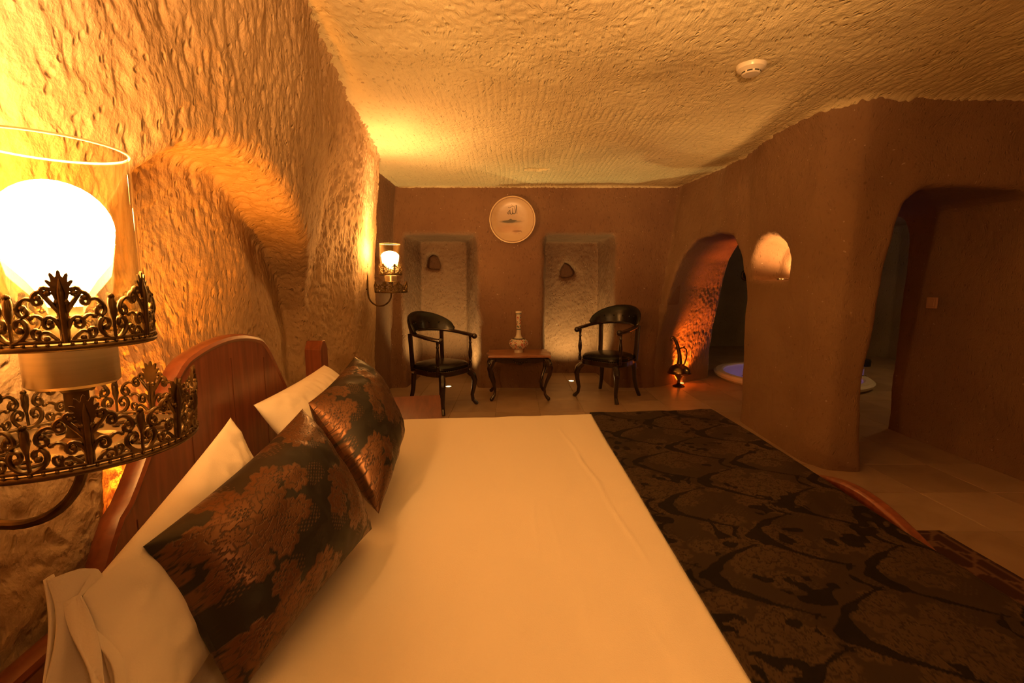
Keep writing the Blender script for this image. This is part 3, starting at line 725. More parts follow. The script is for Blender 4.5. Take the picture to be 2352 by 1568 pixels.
# ---- rug at the foot of the bed
def rug():
    n1, n2 = 60, 260; a, b = np.meshgrid(np.linspace(0,.83,n1), np.linspace(0,1.95,n2), indexing='ij'); a = a.ravel(); b = b.ravel()
    P = np.stack([1.33+a, .22+b, np.full_like(a, .012)], 1); P[:,2] += .002*vnoise(P*6, 77)
    i, j = np.meshgrid(np.arange(n1-1), np.arange(n2-1), indexing='ij'); k = (i*n2+j).ravel()
    m, nt, p, N, L = nmat('rug_wool')
    tc = N.new('ShaderNodeAttribute'); tc.attribute_name = 'motif'
    mx = N.new('ShaderNodeMix'); mx.data_type = 'RGBA'; mx.inputs['A'].default_value = (.045,.014,.010,1); mx.inputs['B'].default_value = (.16,.085,.05,1)
    L.new(tc.outputs['Fac'], mx.inputs['Factor']); L.new(mx.outputs['Result'], p.inputs['Base Color']); p.inputs['Roughness'].default_value = .95
    o = mesh_np('rug', P, np.stack([k, k+n2, k+n2+1, k+1], 1), m)
    e = np.minimum(np.minimum(a, .83-a), np.minimum(b, 1.95-b))
    lat = (np.abs(np.sin(a*30)+np.sin(b*30)) < .22) | (np.abs(e-.03) < .006) | (np.abs(e-.10) < .005)
    set_attr(o, lat.astype(np.float32), lat.astype(np.float32)); add_solid(o, .010)
    return tag(o, 'dark red woven rug with lattice pattern on the floor past the bed foot', 'rug')
rug()

# ------------------------------------------------------------------ wall sconces
def spiral(cx, cy, r0, r1, a0, turns, n=14):
    return [(cx+(r0+(r1-r0)*i/n)*math.cos(a0+turns*2*PI*i/n), cy+(r0+(r1-r0)*i/n)*math.sin(a0+turns*2*PI*i/n)) for i in range(n+1)]
def motif():
    """open-work gallery cell, u in [-1,1] across, v in [0,1.35] up: list of (polyline, radius)"""
    L_ = []
    for m in (1, -1):
        S = lambda pts: [(x*m, y) for x, y in pts]
        L_.append((S([(.04,.12),(.05,.45),(.07,.8)]), .035))                                          # stem
        L_.append((S([(.06,.62),(.16,.74),(.28,.88),(.36,.98),(.30,1.06),(.22,1.02),(.24,.95)]), .034))  # upper curl to palmette
        L_.append((S([(.36,.98),(.47,.95),(.53,.84),(.47,.75),(.38,.77),(.37,.84),(.42,.87)]), .034))
        L_.append((S([(.53,.84),(.66,.86),(.78,.78),(.84,.64),(.76,.55),(.66,.57),(.65,.66),(.72,.70)]), .034))
        L_.append((S([(.06,.34),(.14,.50),(.26,.56),(.36,.50),(.37,.39),(.28,.34),(.21,.39),(.25,.45)]), .032))
        L_.append((S([(.36,.50),(.48,.58),(.60,.54)]), .03))
        L_.append((S([(.10,.10),(.22,.22),(.34,.30),(.46,.26),(.48,.16),(.40,.11),(.34,.17)]), .03))
        L_.append((S([(.48,.16),(.58,.20),(.60,.30),(.53,.35),(.48,.30)]), .028))
        L_.append((S([(1.0,.10),(.84,.14),(.70,.26),(.68,.40),(.76,.50),(.87,.48),(.90,.38),(.83,.33)]), .038))  # heart scroll
        L_.append((S([(1.0,.52),(.97,.66),(.96,.80),(1.0,.88)]), .035))
    return L_
def palmette(sc_=1.0):
    pts = []; n = 9
    for k in range(n):
        a = PI*1.06 - PI*1.12*k/(n-1); L_ = .20+.15*math.sin(PI*k/(n-1))**1.5
        for da, r in ((.17,.76),(.09,.97),(0,1.06),(-.09,.97),(-.17,.76)):
            pts.append((math.cos(a+da)*L_*r*.85, .98+math.sin(a+da)*L_*r))
    return [(-.07,.75)] + pts + [(.07,.75)]
def gallery(R, z0, h, cells, mat, name, parent, flare=.0, ph=0, hi=True):
    b = MB(); wa = 2*PI/cells; k = h/1.3
    def mp(u, v, d=0):
        a = ph+u; r = R+flare*v/h+d; return (r*math.cos(a), r*math.sin(a), z0+v)
    for c in range(cells):
        a0 = (c+.5)*wa
        for pl, rad in motif():
            if hi:                                         # smooth the polyline
                for _ in range(1):
                    q = [pl[0]]
                    for p0, p1 in zip(pl, pl[1:]): q += [(p0[0]*.75+p1[0]*.25, p0[1]*.75+p1[1]*.25), (p0[0]*.25+p1[0]*.75, p0[1]*.25+p1[1]*.75)]
                    pl = q+[pl[-1]]
            pts = [Vector(mp(a0+x*wa/2, y*k)) for x, y in pl]
            r = rad*k*1.12; cen_ = Vector(mp(a0, 0)); nr = Vector((cen_.x, cen_.y, 0)).normalized()
            b.sweep(pts, r, 6 if hi else 4, 1.0, up=nr)
            b.sphere(pts[-1], r*1.5, 6, 4)
        b.prism([(a0+x*wa*.62, y*k) for x, y in palmette()], -.0012, .0016, mp)
        b.sweep([mp(a0, v*k, .002) for v in (.1,.4,.7,.95,1.2)], [.04*k,.05*k,.05*k,.06*k,.01*k], 6)
        b.sweep([mp(a0+wa/2, v*k, .001) for v in (.04,.2,.35,.5)], .028*k, 5)
        b.sweep([mp(a0+wa/2, v*k, .001) for v in (.45,.6,.78,.92)], [.03*k,.065*k,.05*k,.01*k], 6)
    n = cells*10
    for zz, rr in ((.0,.0042),(.008,.0026)):
        b.sweep([mp(2*PI*i/n, zz) for i in range(n)], rr, 8, closed=True, up=(0,0,1))
    for i in range(cells*9): b.sphere(mp(2*PI*i/(cells*9), .0045, .0025), .0022, 5, 4)
    return b.build(name, mat, parent, angle=60)
def sconce(label, loc, rz, bulbmat, hi, group):
    t = thing('wall_lamp', label, 'wall lamp', loc, rz, group)        # origin under the tray centre, wall towards -X
    R = -.235
    # back plate (on the wall), arm
    my = Matrix.Rotation(PI/2, 3, 'Y')
    MB().lathe([(.001,.0),(.068,.0),(.070,.006),(.062,.012),(.050,.012),(.046,.018),(.040,.013),(.016,.014),(.014,.022),(.001,.024)], 40, (R,0,.035), m=my).build('back_plate', BRASS_D, t)
    pts = [(R+.045,0,.235),(R+.045,0,.10),(R+.045,0,.0)]
    n = 20; x0 = R+.045; rx = -x0/2
    for i in range(1, n+1):
        a = PI*i/n; pts.append((x0+rx-rx*math.cos(a), 0, -.10*math.sin(a)*(1.0) + .0*i))
    pts.append((0,0,.012))
    MB().sweep(pts, .0065, 10, up=(0,1,0)).sweep([(R+.01,0,.035),(R+.05,0,.035)], .007, 8).sphere((x0,0,.24), .011, 10, 8).build('arm', BRASS_D, t)
    # tray
    MB().lathe([(.001,.006),(.03,.004),(.10,.006),(.124,.010),(.128,.016),(.122,.016),(.10,.013),(.055,.012),(.052,.016),(.044,.016),(.040,.013),(.001,.013)], 64).build('tray', BRASS_L, t)
    b = MB()                                              # pierced scrollwork raised on the tray
    for k in range(12):
        a = 2*PI*k/12
        for s in (1,-1):
            pts = [Vector(((.078+x*.018)*math.cos(a+s*y*.2), (.078+x*.018)*math.sin(a+s*y*.2), .0145)) for x, y in spiral(0,.3,1.0,.25,-1.4,.8,12)]
            b.sweep(pts, .0022, 5, up=(0,0,1))
        b.sphere((.104*math.cos(a), .104*math.sin(a), .0145), .0035, 6, 4)
    b.build('tray_scrollwork', BRASS_D, t, angle=60)
    gallery(.127, .012, .087, 8, BRASS, 'tray_gallery', t, flare=.006, ph=.30, hi=hi)
    UP = .04
    MB().lathe([(.020,.012),(.024,.018),(.016,.024),(.013,.036),(.015,.044),(.020,.048),(.013,.056),(.013,.085),(.020,.090),(.020,.096)], 24).build('stem', BRASS_D, t)
    MB().lathe([(.001,.054),(.044,.054),(.048,.058),(.048,.105),(.045,.106),(.001,.106)], 40, (0,0,UP)).build('cup', BRASS_L, t)
    MB().lathe([(.073,.106),(.086,.108),(.089,.112),(.086,.116),(.073,.113),(.073,.106)], 48, (0,0,UP), cap=False).build('glass_holder', BRASS_D, t)
    gallery(.088, .152, .088, 6, BRASS, 'glass_gallery', t, flare=.001, ph=.62, hi=hi)
    g = MB().lathe([(.0795,.114),(.0805,.118),(.0815,.353),(.0825,.3565),(.0805,.359),(.0790,.3565),(.0780,.118),(.0772,.114)], 64, (0,0,UP), cap=False); o = g.build('glass_chimney', GLASS, t)
    MB().sweep([(.0808*math.cos(2*PI*i/64), .0808*math.sin(2*PI*i/64), .3575+UP) for i in range(64)], .0016, 8, closed=True, up=(0,0,1)).build('glass_rim', GRIM, t)
    MB().lathe([(.016,.112),(.018,.114),(.018,.13),(.0165,.134),(.018,.138),(.0165,.142),(.018,.146),(.0165,.150),(.017,.158)], 24, (0,0,UP)).build('lamp_holder', BRASS_L, t)
    cz, rb = .236, .058; fl_ = 1.02 if hi else .62
    cz += .022; rb = .058 if hi else .070
    MB().lathe([(.0165,.156),(.020,.168),(.034,.192),(rb-.007,.215),(rb-.0005,cz-.006),(rb-.0005,cz)], 32, (0,0,UP), cap=False).build('bulb_base', M_BASE, t)
    prof_ = [(max(.0005, rb*math.cos(PI/2*i/9)), cz+rb*fl_*math.sin(PI/2*i/9)) for i in range(10)]
    MB().lathe(prof_, 32, (0,0,UP)).build('bulb', bulbmat, t)
    return t
near_ax = at(165, 640, .60); far_ax = at(899, 600, 3.56)
s1 = sconce('large brass wall lamp with glowing glass chimney, close to the camera at left', (-.585, .600, 1.022), ang, M_BULB_N, True, 'brass wall lamps by the bed')
s2 = sconce('small distant brass wall lamp on the rock pier beyond the headboard', (-.985, 3.75, 1.165), 0, M_BULB_F, False, 'brass wall lamps by the bed')

# ------------------------------------------------------------------ captain's chairs
def make_chair(label, loc, rz):
    t = thing('armchair', label, 'chair', loc, rz, 'black leather armchairs by the niches')
    def ring(r, z, k=.93): 
        out = []
        for i in range(40):
            a = 2*PI*i/40; c, s = math.cos(a), math.sin(a)
            q = (abs(c)**3.0+abs(s)**3.0)**(-1/3.0)
            out.append((r*q*c*(1.02 if s < 0 else .96), r*q*s*.98, z))
        return out
    MB().loft([ring(.252,.365), ring(.262,.372), ring(.262,.418), ring(.255,.424)]).build('seat_frame', W_DARK, t)
    MB().loft([ring(.248,.42), ring(.258,.432), ring(.255,.455), ring(.235,.476), ring(.18,.490), ring(.09,.496), ring(.01,.498)]).build('seat', LEATHER, t)
    b = MB()
    R_ = ring(.264,.425)
    for i in range(40):
        for k in (0,.5):
            p = Vector(R_[i]).lerp(Vector(R_[(i+1)%40]), k); b.sphere(p, .004, 5, 4)
    tag(b.build('nail_trim', BRASS, t), kind='stuff')
    for sx in (-1, 1):
        for sy in (-1, 1):
            k = [(.205,.37),(.238,.33),(.252,.27),(.245,.19),(.232,.11),(.238,.05),(.262,.015),(.268,0)]
            if sy > 0: k = [(.20,.37),(.205,.30),(.21,.2),(.225,.1),(.255,0)]
            MB().sweep([(sx*a, sy*a*.98, z) for a, z in k], [.030,.032,.028,.023,.019,.018,.021,.022][:len(k)] if sy < 0 else [.026,.024,.022,.020,.020], 8, 1.0, sq=True).build('leg', W_DARK, t)
    # horseshoe arm rail
    pts = []; asp = []
    ar = [(-.262,-.235,.745),(-.285,-.19,.752),(-.288,-.10,.762),(-.285,0,.775)]
    pts += ar
    for i in range(1, 12):
        a = PI - PI*i/12; pts.append((.285*math.cos(a), .30*math.sin(a), .775+.035*math.sin(a)))
    pts += [(-x, y, z) for x, y, z in ar[::-1]]
    asp = [1.9,1.9,1.6]+[1.4]*(len(pts)-6)+[1.6,1.9,1.9]
    MB().sweep(pts, [.018]+[.019]*(len(pts)-2)+[.018], 10, asp, up=(0,0,1)).build('arm_rail', W_DARK, t)
    for sx in (-1, 1): MB().sphere((sx*.262,-.240,.745), .030, 12, 8).build('arm_scroll', W_DARK, t)
    # padded crest
    b = MB(); rows = []
    N_ = 22
    for i in range(N_+1):
        a = PI*.07+PI*.86*i/N_; k = math.sin(PI*i/N_)**.55; hh = .025+.155*k; row = []
        cx, cy = .285*math.cos(a), .30*math.sin(a); zb = .775+.035*math.sin(a)+.012
        th = .012+.020*k
        for u, w_ in ((-1,0),(-1,.3),(-.95,.7),(-.5,.97),(0,1.03),(.5,.97),(.95,.7),(1,.3),(1,0)):
            n_ = Vector((math.cos(a), math.sin(a), 0)); tilt = 1+.10*w_
            row.append(Vector((cx*tilt, cy*tilt, zb+hh*w_)) + n_*(u*th))
        rows.append(row)
    b.loft(rows).build('backrest', LEATHER, t)
    # tufting buttons
    for i in range(5):
        a = PI*.25+PI*.5*i/4; MB().sphere((.264*math.cos(a), .277*math.sin(a), .885), .008, 8, 6).build('button', LEATHER, t)
    for sx in (-1, 1):
        MB().sweep([(sx*.225,.185,.40),(sx*.228,.195,.55),(sx*.235,.205,.79)], .027, 8, .5, up=(1,0,0), sq=True).build('back_post', W_DARK, t)
        pr = [(.016,.40),(.018,.44),(.012,.46),(.017,.475),(.012,.49),(.020,.53),(.022,.57),(.015,.62),(.011,.66),(.017,.675),(.011,.69),(.015,.72),(.017,.75)]
        MB().lathe(pr, 14, (sx*.252,-.19,0)).build('spindle', W_DARK, t)
    return t
ch1 = make_chair('black leather armchair left of the small table, in front of the left niche', (-.72,4.58,0), math.radians(56))
ch2 = copy_tree(ch1); ch1.scale = (.965,.965,.955); ch2.location = (1.07,5.0,0); ch2.rotation_euler = (0,0,math.radians(-43))
ch2['label'] = 'black leather armchair right of the small table, beside the arched doorway'

# ------------------------------------------------------------------ table with vase
tb = thing('side_table', 'small table with reddish top and dark cabriole legs between the armchairs', 'table', (.075,4.98,0), math.radians(3)); tb.scale = (1,1,1.045)
def serp(hx, hy, k=1):
    out = []
    segs = [((-hx,-hy),(hx,-hy),(0,-1)),((hx,-hy),(hx,hy),(1,0)),((hx,hy),(-hx,hy),(0,1)),((-hx,hy),(-hx,-hy),(-1,0))]
    for a, b_, n_ in segs:
        for i in range(16):
            s = i/16; o = .018*math.sin(s*PI)**2*k + .012*math.cos(s*4*PI)*math.sin(s*PI)*k - .012
            cs = .02 if (s < .04) else 0
            x = a[0]+(b_[0]-a[0])*s; y = a[1]+(b_[1]-a[1])*s
            out.append((x+n_[0]*o, y+n_[1]*o))
    return out
S_ = serp(.335,.235)
MB().loft([[(x*.96,y*.96,.445) for x,y in S_],[(x,y,.450) for x,y in S_],[(x*1.008,y*1.008,.460) for x,y in S_],[(x,y,.470) for x,y in S_],[(x*.985,y*.985,.473) for x,y in S_]]).build('table_top', W_TOP, tb)
b = MB()
for s in (-1,1):
    n = 24
    po = [(-.28+.56*i/n, .445) for i in range(n+1)] + [(.28-.56*i/n, .395-.035*math.exp(-((i/n-.5)/.09)**2)+.02*math.cos(i/n*4*PI)*.5) for i in range(n+1)]
    b.prism(po, s*.175, s*.19, lambda u, v, d: (u, d, v))
    po = [(x*.62, z) for x, z in po]; b.prism(po, s*.27, s*.285, lambda u, v, d: (d, u, v))
for k in range(-3, 4): b.sphere((k*.022,-.193,.405-.02*(3-abs(k))/3), .012, 8, 6)
b.build('apron', W_TABLE, tb)
for sx in (-1,1):
    for sy in (-1,1):
        k = [(.265,.165,.44,.028),(.30,.195,.40,.034),(.322,.215,.34,.030),(.315,.21,.27,.023),(.285,.19,.19,.017),(.265,.18,.12,.014),(.272,.185,.06,.015),(.295,.20,.03,.020),(.31,.212,.012,.016)]
        lg = MB().sweep([(sx*a, sy*c, z) for a, c, z, r in k], [r for *_, r in k], 10)
        lg.sphere((sx*.305, sy*.209, .021), .021, 10, 8).sphere((sx*.322, sy*.216,.385), .022, 8, 6)
        lg.build('leg', W_TABLE, tb)
def ceramic():
    m, nt, p, N, L = nmat('painted_ceramic'); tc = N.new('ShaderNodeTexCoord')
    sp = N.new('ShaderNodeSeparateXYZ'); L.new(tc.outputs['Object'], sp.inputs[0])
    mp = N.new('ShaderNodeMapping'); mp.inputs['Scale'].default_value = (1,1,.75); L.new(tc.outputs['Object'], mp.inputs[0])
    v = N.new('ShaderNodeTexVoronoi'); v.inputs['Scale'].default_value = 85; L.new(mp.outputs[0], v.inputs['Vector'])
    v2 = N.new('ShaderNodeTexVoronoi'); v2.feature = 'DISTANCE_TO_EDGE'; v2.inputs['Scale'].default_value = 85; L.new(mp.outputs[0], v2.inputs['Vector'])
    se = N.new('ShaderNodeSeparateColor'); L.new(v.outputs['Color'], se.inputs[0])
    cr = N.new('ShaderNodeValToRGB'); cr.color_ramp.interpolation = 'CONSTANT'; e = cr.color_ramp.elements
    e[0].position = 0; e[0].color = (.62,.52,.40,1); e[1].position = .42; e[1].color = (.42,.03,.02,1)
    for pos, c in ((.66,(.05,.09,.12,1)),(.78,(.60,.50,.38,1)),(.9,(.10,.14,.10,1))):
        q = e.new(pos); q.color = c
    L.new(se.outputs[0], cr.inputs[0])
    lt = N.new('ShaderNodeMath'); lt.operation = 'LESS_THAN'; lt.inputs[1].default_value = .07; L.new(v2.outputs['Distance'], lt.inputs[0])
    mx = N.new('ShaderNodeMix'); mx.data_type = 'RGBA'; mx.inputs['B'].default_value = (.62,.54,.42,1); L.new(lt.outputs[0], mx.inputs['Factor']); L.new(cr.outputs[0], mx.inputs['A'])
    # bands by height
    zr = N.new('ShaderNodeValToRGB'); zr.color_ramp.interpolation = 'CONSTANT'; z = zr.color_ramp.elements
    z[0].position = 0; z[0].color = (1,1,1,1); z[1].position = .035/.46; z[1].color = (0,0,0,1)
    for pos, c in ((.148/.46,.5),(.158/.46,1),(.25/.46,.5),(.262/.46,0),(.42/.46,.5),(.43/.46,1)):
        q = z.new(pos); q.color = (c,c,c,1)
    dv = N.new('ShaderNodeMath'); dv.operation = 'DIVIDE'; dv.inputs[1].default_value = .46; L.new(sp.outputs['Z'], dv.inputs[0]); L.new(dv.outputs[0], zr.inputs[0])
    g1 = N.new('ShaderNodeMath'); g1.operation = 'GREATER_THAN'; g1.inputs[1].default_value = .2; L.new(zr.outputs[0], g1.inputs[0])
    g2 = N.new('ShaderNodeMath'); g2.operation = 'GREATER_THAN'; g2.inputs[1].default_value = .8; L.new(zr.outputs[0], g2.inputs[0])
    m1 = N.new('ShaderNodeMix'); m1.data_type = 'RGBA'; m1.inputs['A'].default_value = (.06,.09,.10,1); m1.inputs['B'].default_value = (.62,.54,.42,1); L.new(g2.outputs[0], m1.inputs['Factor'])
    m2 = N.new('ShaderNodeMix'); m2.data_type = 'RGBA'; L.new(g1.outputs[0], m2.inputs['Factor']); L.new(mx.outputs['Result'], m2.inputs['A']); L.new(m1.outputs['Result'], m2.inputs['B'])
    L.new(m2.outputs['Result'], p.inputs['Base Color']); p.inputs['Roughness'].default_value = .18; p.inputs['Coat Weight'].default_value = .5
    return m
vz = MB().lathe([(.001,0),(.048,0),(.050,.006),(.048,.018),(.046,.03),(.060,.036),(.088,.055),(.104,.085),(.106,.105),(.098,.130),(.078,.148),(.050,.158),(.034,.175),(.027,.20),(.022,.25),(.024,.262),(.0225,.30),(.026,.36),(.029,.42),(.032,.432),(.035,.445),(.033,.452),(.026,.450),(.022,.42),(.001,.42)], 48).build('vase', ceramic())
vz.location = (.072,4.98,.4945); tag(vz, 'painted ceramic vase with long neck and round belly on the small table', 'vase')

# ------------------------------------------------------------------ ewer in the arched doorway
BRASS_E = plain('ewer_brass', (.34,.23,.11), .24, 1.0, var=.3, vscale=20)
ew = thing('ewer', 'tall brass ewer with curled spout glowing in the arched doorway', 'ewer', (2.03,5.46,0), 0)
MB().lathe([(.001,0),(.070,0),(.072,.008),(.060,.018),(.030,.032),(.018,.045),(.022,.055),(.016,.066),(.020,.085),(.034,.115),(.048,.140),(.052,.150)], 32).build('foot', BRASS_E, ew)
MB().lathe([(.05,.150),(.110,.156),(.134,.163),(.138,.172),(.128,.180),(.126,.190),(.118,.215),(.095,.245),(.060,.268),(.034,.282),(.030,.29)], 40).build('body', BRASS_E, ew)
nk = [(0,0,.28),(.0,0,.33),(-.005,0,.39),(-.018,0,.45),(-.036,0,.51),(-.055,0,.555),(-.072,0,.588),(-.090,0,.603),(-.108,0,.598),(-.118,0,.578),(-.113,0,.560)]
MB().sweep(nk, [.034,.027,.024,.022,.020,.019,.018,.017,.015,.012,.006], 14).build('neck', BRASS_E, ew)
MB().sweep([(-.02,0,.455),(.01,0,.475),(.045,0,.478),(.073,0,.455),(.083,0,.41),(.078,0,.35),(.062,0,.29),(.048,0,.265)], [.008,.010,.010,.009,.009,.009,.010,.012], 10).build('handle', BRASS_E, ew)
MB().sphere((.045,0,.49), .012, 10, 8).build('thumb_rest', BRASS_E, ew)

# ------------------------------------------------------------------ wall plate with calligraphy
pc = at(1177, 506, 5.24)
def plate_mat():
    m, nt, p, N, L = nmat('glazed_plate'); tc = N.new('ShaderNodeTexCoord')
    n = N.new('ShaderNodeTexNoise'); n.inputs['Scale'].default_value = 4; n.inputs['Detail'].default_value = 5; n.inputs['Distortion'].default_value = 1.2
    mp = N.new('ShaderNodeMapping'); mp.inputs['Scale'].default_value = (1,1,1.7); L.new(tc.outputs['Object'], mp.inputs[0]); L.new(mp.outputs[0], n.inputs['Vector'])
    sp = N.new('ShaderNodeSeparateXYZ'); L.new(tc.outputs['Object'], sp.inputs[0])
    def band(xc, zc, rx, rz_, k):
        a = N.new('ShaderNodeVectorMath'); a.operation = 'SUBTRACT'; a.inputs[1].default_value = (xc,0,zc); L.new(tc.outputs['Object'], a.inputs[0])
        b = N.new('ShaderNodeVectorMath'); b.operation = 'MULTIPLY'; b.inputs[1].default_value = (1/rx,0,1/rz_); L.new(a.outputs[0], b.inputs[0])
        l = N.new('ShaderNodeVectorMath'); l.operation = 'LENGTH'; L.new(b.outputs[0], l.inputs[0])
        ad = N.new('ShaderNodeMath'); ad.operation = 'MULTIPLY_ADD'; ad.inputs[1].default_value = 1.2; L.new(n.outputs['Fac'], ad.inputs[0]); L.new(l.outputs['Value'], ad.inputs[2])
        mr = N.new('ShaderNodeMapRange'); mr.inputs['From Min'].default_value = 1.2; mr.inputs['From Max'].default_value = 1.9; mr.inputs['To Min'].default_value = k; mr.inputs['To Max'].default_value = 0
        L.new(ad.outputs[0], mr.inputs['Value']); return mr
    base = (.50,.36,.23,1); last = None
    for (xc, zc, rx, rz_, k, c) in ((-.08,0,.17,.13,.75,(.34,.22,.12,1)), (-.03,-.02,.11,.016,.95,(.07,.06,.045,1)), (.05,-.125,.06,.012,.85,(.16,.08,.05,1)), (-.04,-.1,.14,.05,.4,(.42,.20,.10,1))):
        mr = band(xc, zc, rx, rz_, k); mx = N.new('ShaderNodeMix'); mx.data_type = 'RGBA'; mx.inputs['B'].default_value = c
        L.new(mr.outputs[0], mx.inputs['Factor'])
        if last is None: mx.inputs['A'].default_value = base
        else: L.new(last, mx.inputs['A'])
        last = mx.outputs['Result']
    L.new(last, p.inputs['Base Color']); p.inputs['Roughness'].default_value = .3; return m
pl = thing('wall_plate', 'large round glazed plate with black calligraphy hanging on the back wall', 'plate', (pc.x, 5.345, pc.z))
mx_ = Matrix.Rotation(PI/2, 3, 'X')
MB().lathe([(.001,.012),(.16,.012),(.20,.018),(.240,.030),(.256,.036),(.262,.034),(.262,.028),(.20,.002),(.001,.0)], 72, m=mx_).build('dish', plate_mat(), pl)
b = MB(); b.sweep([(.243*math.cos(2*PI*i/72), -.033, .243*math.sin(2*PI*i/72)) for i in range(72)], .0018, 6, closed=True, up=(0,1,0))
b.build('ring_line', plain('ring_paint', (.18,.06,.03), .4), pl)
MB().sweep([(.256*math.cos(2*PI*i/72), -.035, .256*math.sin(2*PI*i/72)) for i in range(72)], .006, 8, closed=True, up=(0,1,0)).build('rim', plain('rim_glaze', (.70,.54,.34), .3), pl)
# brushed letters (right to left: alif, lam, lam, ha, shadda); px of the zoomed plate -> metres
INK = plain('ink', (.02,.015,.012), .4)
def stroke(pts, w0, w1):
    q = [((x-795)*.52/1080, (795-y)*.52/1080) for x, y in pts]; n = len(q)
    for _ in range(2):
        o_ = [q[0]]
        for a, c in zip(q, q[1:]): o_ += [(a[0]*.75+c[0]*.25, a[1]*.75+c[1]*.25), (a[0]*.25+c[0]*.75, a[1]*.25+c[1]*.75)]
        q = o_+[q[-1]]
    n = len(q); rr = [(w0+(w1-w0)*i/(n-1))*(.55+.45*math.sin(PI*min(1, (i+.6)/n))) for i in range(n)]
    MB().sweep([(x, -.0135, z) for x, z in q], rr, 6, 1.0, up=(0,1,0)).build('pen_stroke', INK, pl)
stroke([(880,455),(888,520),(898,590),(905,655)], .0050, .0028)
stroke([(845,505),(862,560),(868,625),(850,655),(815,655),(800,620)], .0030, .0042)
stroke([(795,520),(800,580),(800,640),(780,668),(745,655),(738,600),(733,570)], .0032, .0042)
stroke([(745,560),(722,585),(700,610),(712,632),(722,655),(700,662),(682,640),(676,615)], .0030, .0036)
stroke([(700,505),(708,520)], .0030, .0020)
stroke([(715,525),(760,500),(800,482),(850,488)], .0016, .0022)
stroke([(775,440),(783,458),(796,470)], .0020, .0014)
stroke([(985,1040),(1010,1075),(1035,1100)], .0016, .0012)
stroke([(930,1105),(975,1108)], .0010, .0010); stroke([(960,1145),(1000,1150)], .0010, .0010)
ink2 = MB()
MB_s = [((x-740)*.52/1080, (795-y)*.52/1080) for x, y in ((545,825),(600,815),(690,805),(735,775),(760,768),(790,790),(840,798),(910,803),(850,822),(780,848),(700,858),(600,850))]
ink2.prism([(u-.026, v) for u, v in MB_s], -.0118, -.0126, lambda u, v, d: (u, d, v)).build('island_drawing', plain('sepia', (.075,.06,.035), .5), pl)

# ------------------------------------------------------------------ recessed floor spots
def spot(name, label, loc, rz=0, r=.045, m=M_LENS, group='recessed spotlights'):
    t = thing(name, label, 'spotlight', loc, rz, group)
    MB().lathe([(r*.72,.002),(r*.78,.006),(r,.004),(r*1.02,.0),(r*1.0,-.01),(r*.72,-.01)], 32, cap=False).build('trim_ring', CHROME, t)
    MB().lathe([(.0005,.0045),(r*.5,.004),(r*.74,.002)], 24, cap=False).build('lens', m, t)
spot('floor_spotlight', 'small glowing round spotlight in the floor behind the left armchair', (-.773,5.45,.001))
spot('floor_spotlight', 'small glowing round spotlight in the floor of the right niche', (.763,5.77,.001))
spot('floor_spotlight', 'small orange spotlight in the floor behind the brass ewer', (2.13,5.64,.001), m=emis('orange_lens', (1,.25,.03), 14))
spot('shelf_spotlight', 'small round spotlight in the sill of the lit pillar niche', (2.135,3.63,1.284))

# ------------------------------------------------------------------ smoke detector
sd = thing('smoke_detector', 'round ivory smoke detector on the carved ceiling', 'smoke detector', (1.255,2.56,2.395), 0)
MB().lathe([(.001,.03),(.070,.03),(.074,.0),(.074,-.018),(.068,-.034),(.050,-.045),(.046,-.047),(.046,-.055),(.040,-.060),(.001,-.062)], 48).build('housing', PLASTIC, sd)
for k in range(8):
    a = 2*PI*k/8+.2
    MB().sweep([(.0445*math.cos(a+d), .0445*math.sin(a+d), -.0515) for d in (-.28,-.14,0,.14,.28)], .0042, 4, up=(0,0,1)).build('vent_slot', DARKP, sd)

# ------------------------------------------------------------------ light switch on the right wall
SWP = plain('switch_plate', (.52,.30,.19), .4)
sw = thing('light_switch', 'small square light switch plate on the dark right wall', 'light switch', (3.235,3.53,1.10), 0)
MB().box((0,0,0), (.014,.085,.085)).build('switch_plate', SWP, sw, bevel=.003, smooth=False)
MB().box((-.009,0,0), (.008,.055,.055), Matrix.Rotation(.08,3,'Y')).build('rocker', SWP, sw, bevel=.002, smooth=False)

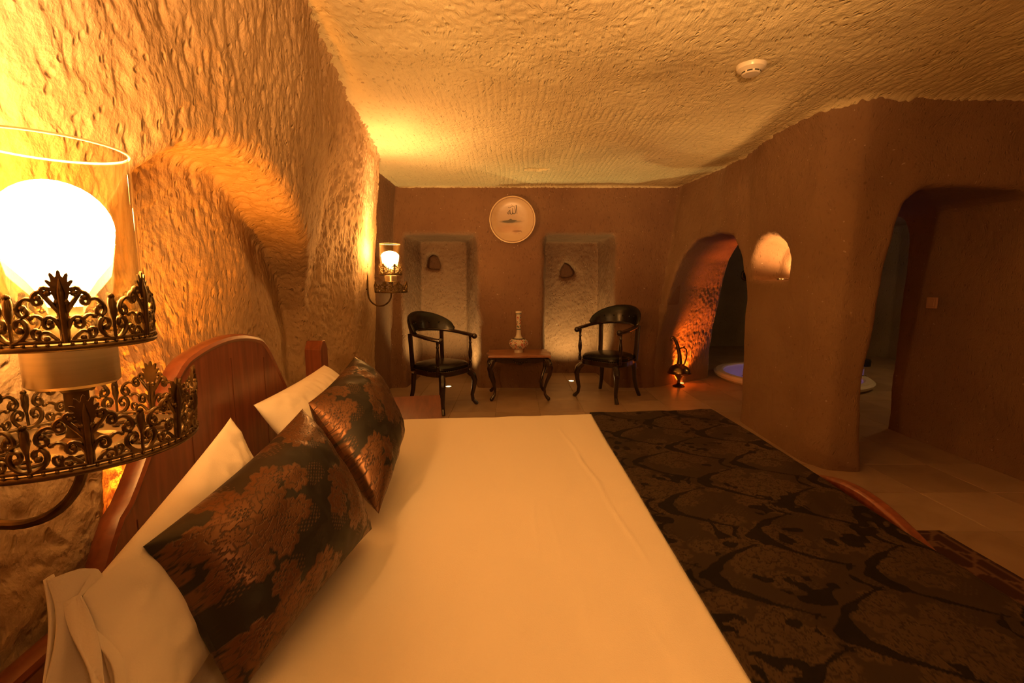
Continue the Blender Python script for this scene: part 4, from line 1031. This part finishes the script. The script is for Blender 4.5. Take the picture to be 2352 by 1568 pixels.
# ------------------------------------------------------------------ round tub
tu = thing('hot_tub', 'round sunken white hot tub with violet lit water beyond the pillar', 'hot tub', (TUB[0],TUB[1],0), 0)
MB().lathe([(.82,-.02),(.85,.0),(.86,.015),(TR,.03),(TR+.01,.06),(TR-.02,.085),(.80,.088),(.78,.075),(.77,.04),(.75,-.2),(.66,-.45),(.3,-.5),(.001,-.5)], 96, cap=False).build('tub_shell', ACRYL, tu)
MB().lathe([(.0005,.062),(.772,.062)], 64, cap=False).build('water', WATER, tu)
MB().lathe([(.001,.0),(.05,.0),(.055,.012),(.001,.014)], 20, (.4,-.4,-.5)).build('underwater_lamp', emis('violet_lamp', (.4,.3,1), 30), tu)
for k in range(10): MB().sphere((.745*math.cos(k*.63), .745*math.sin(k*.63), -.1), .02, 8, 6).build('jet', CHROME, tu)
tp = thing('tub_tap', 'black and chrome tap standing on the hot tub rim', 'tap', (4.44,5.67,.087), 0)
MB().lathe([(.03,0),(.032,.006),(.018,.012),(.016,.12),(.02,.125)], 20).build('pillar', CHROME, tp)
MB().lathe([(.03,.12),(.06,.13),(.065,.20),(.055,.22),(.001,.225)], 24).build('knob', DARKP, tp)
MB().sweep([(0,0,.09),(-.06,0,.12),(-.12,0,.10),(-.14,0,.06)], .012, 10).build('spout', CHROME, tp)
# round dark bracket just behind the pillar edge
rb_ = thing('towel_ring', 'round dark ring fitting on the rock just left of the pillar edge', 'towel ring', (2.0,0,0), 0)
pr_ = at(1712, 632, 4.62); rb_.location = pr_
my = Matrix.Rotation(PI/2, 3, 'X')
MB().lathe([(.001,0),(.05,0),(.055,.01),(.04,.016),(.001,.018)], 28, m=my).build('base_plate', DARKP, rb_)
MB().sweep([(.042*math.cos(2*PI*i/28), -.025, .042*math.sin(2*PI*i/28)) for i in range(28)], .006, 8, closed=True, up=(0,1,0)).build('ring', BRASS_D, rb_)
print('tiles', cnt, {o.name: len(o.data.polygons) for o in sc.objects if o.type == 'MESH' and len(o.data.polygons) > 20000})
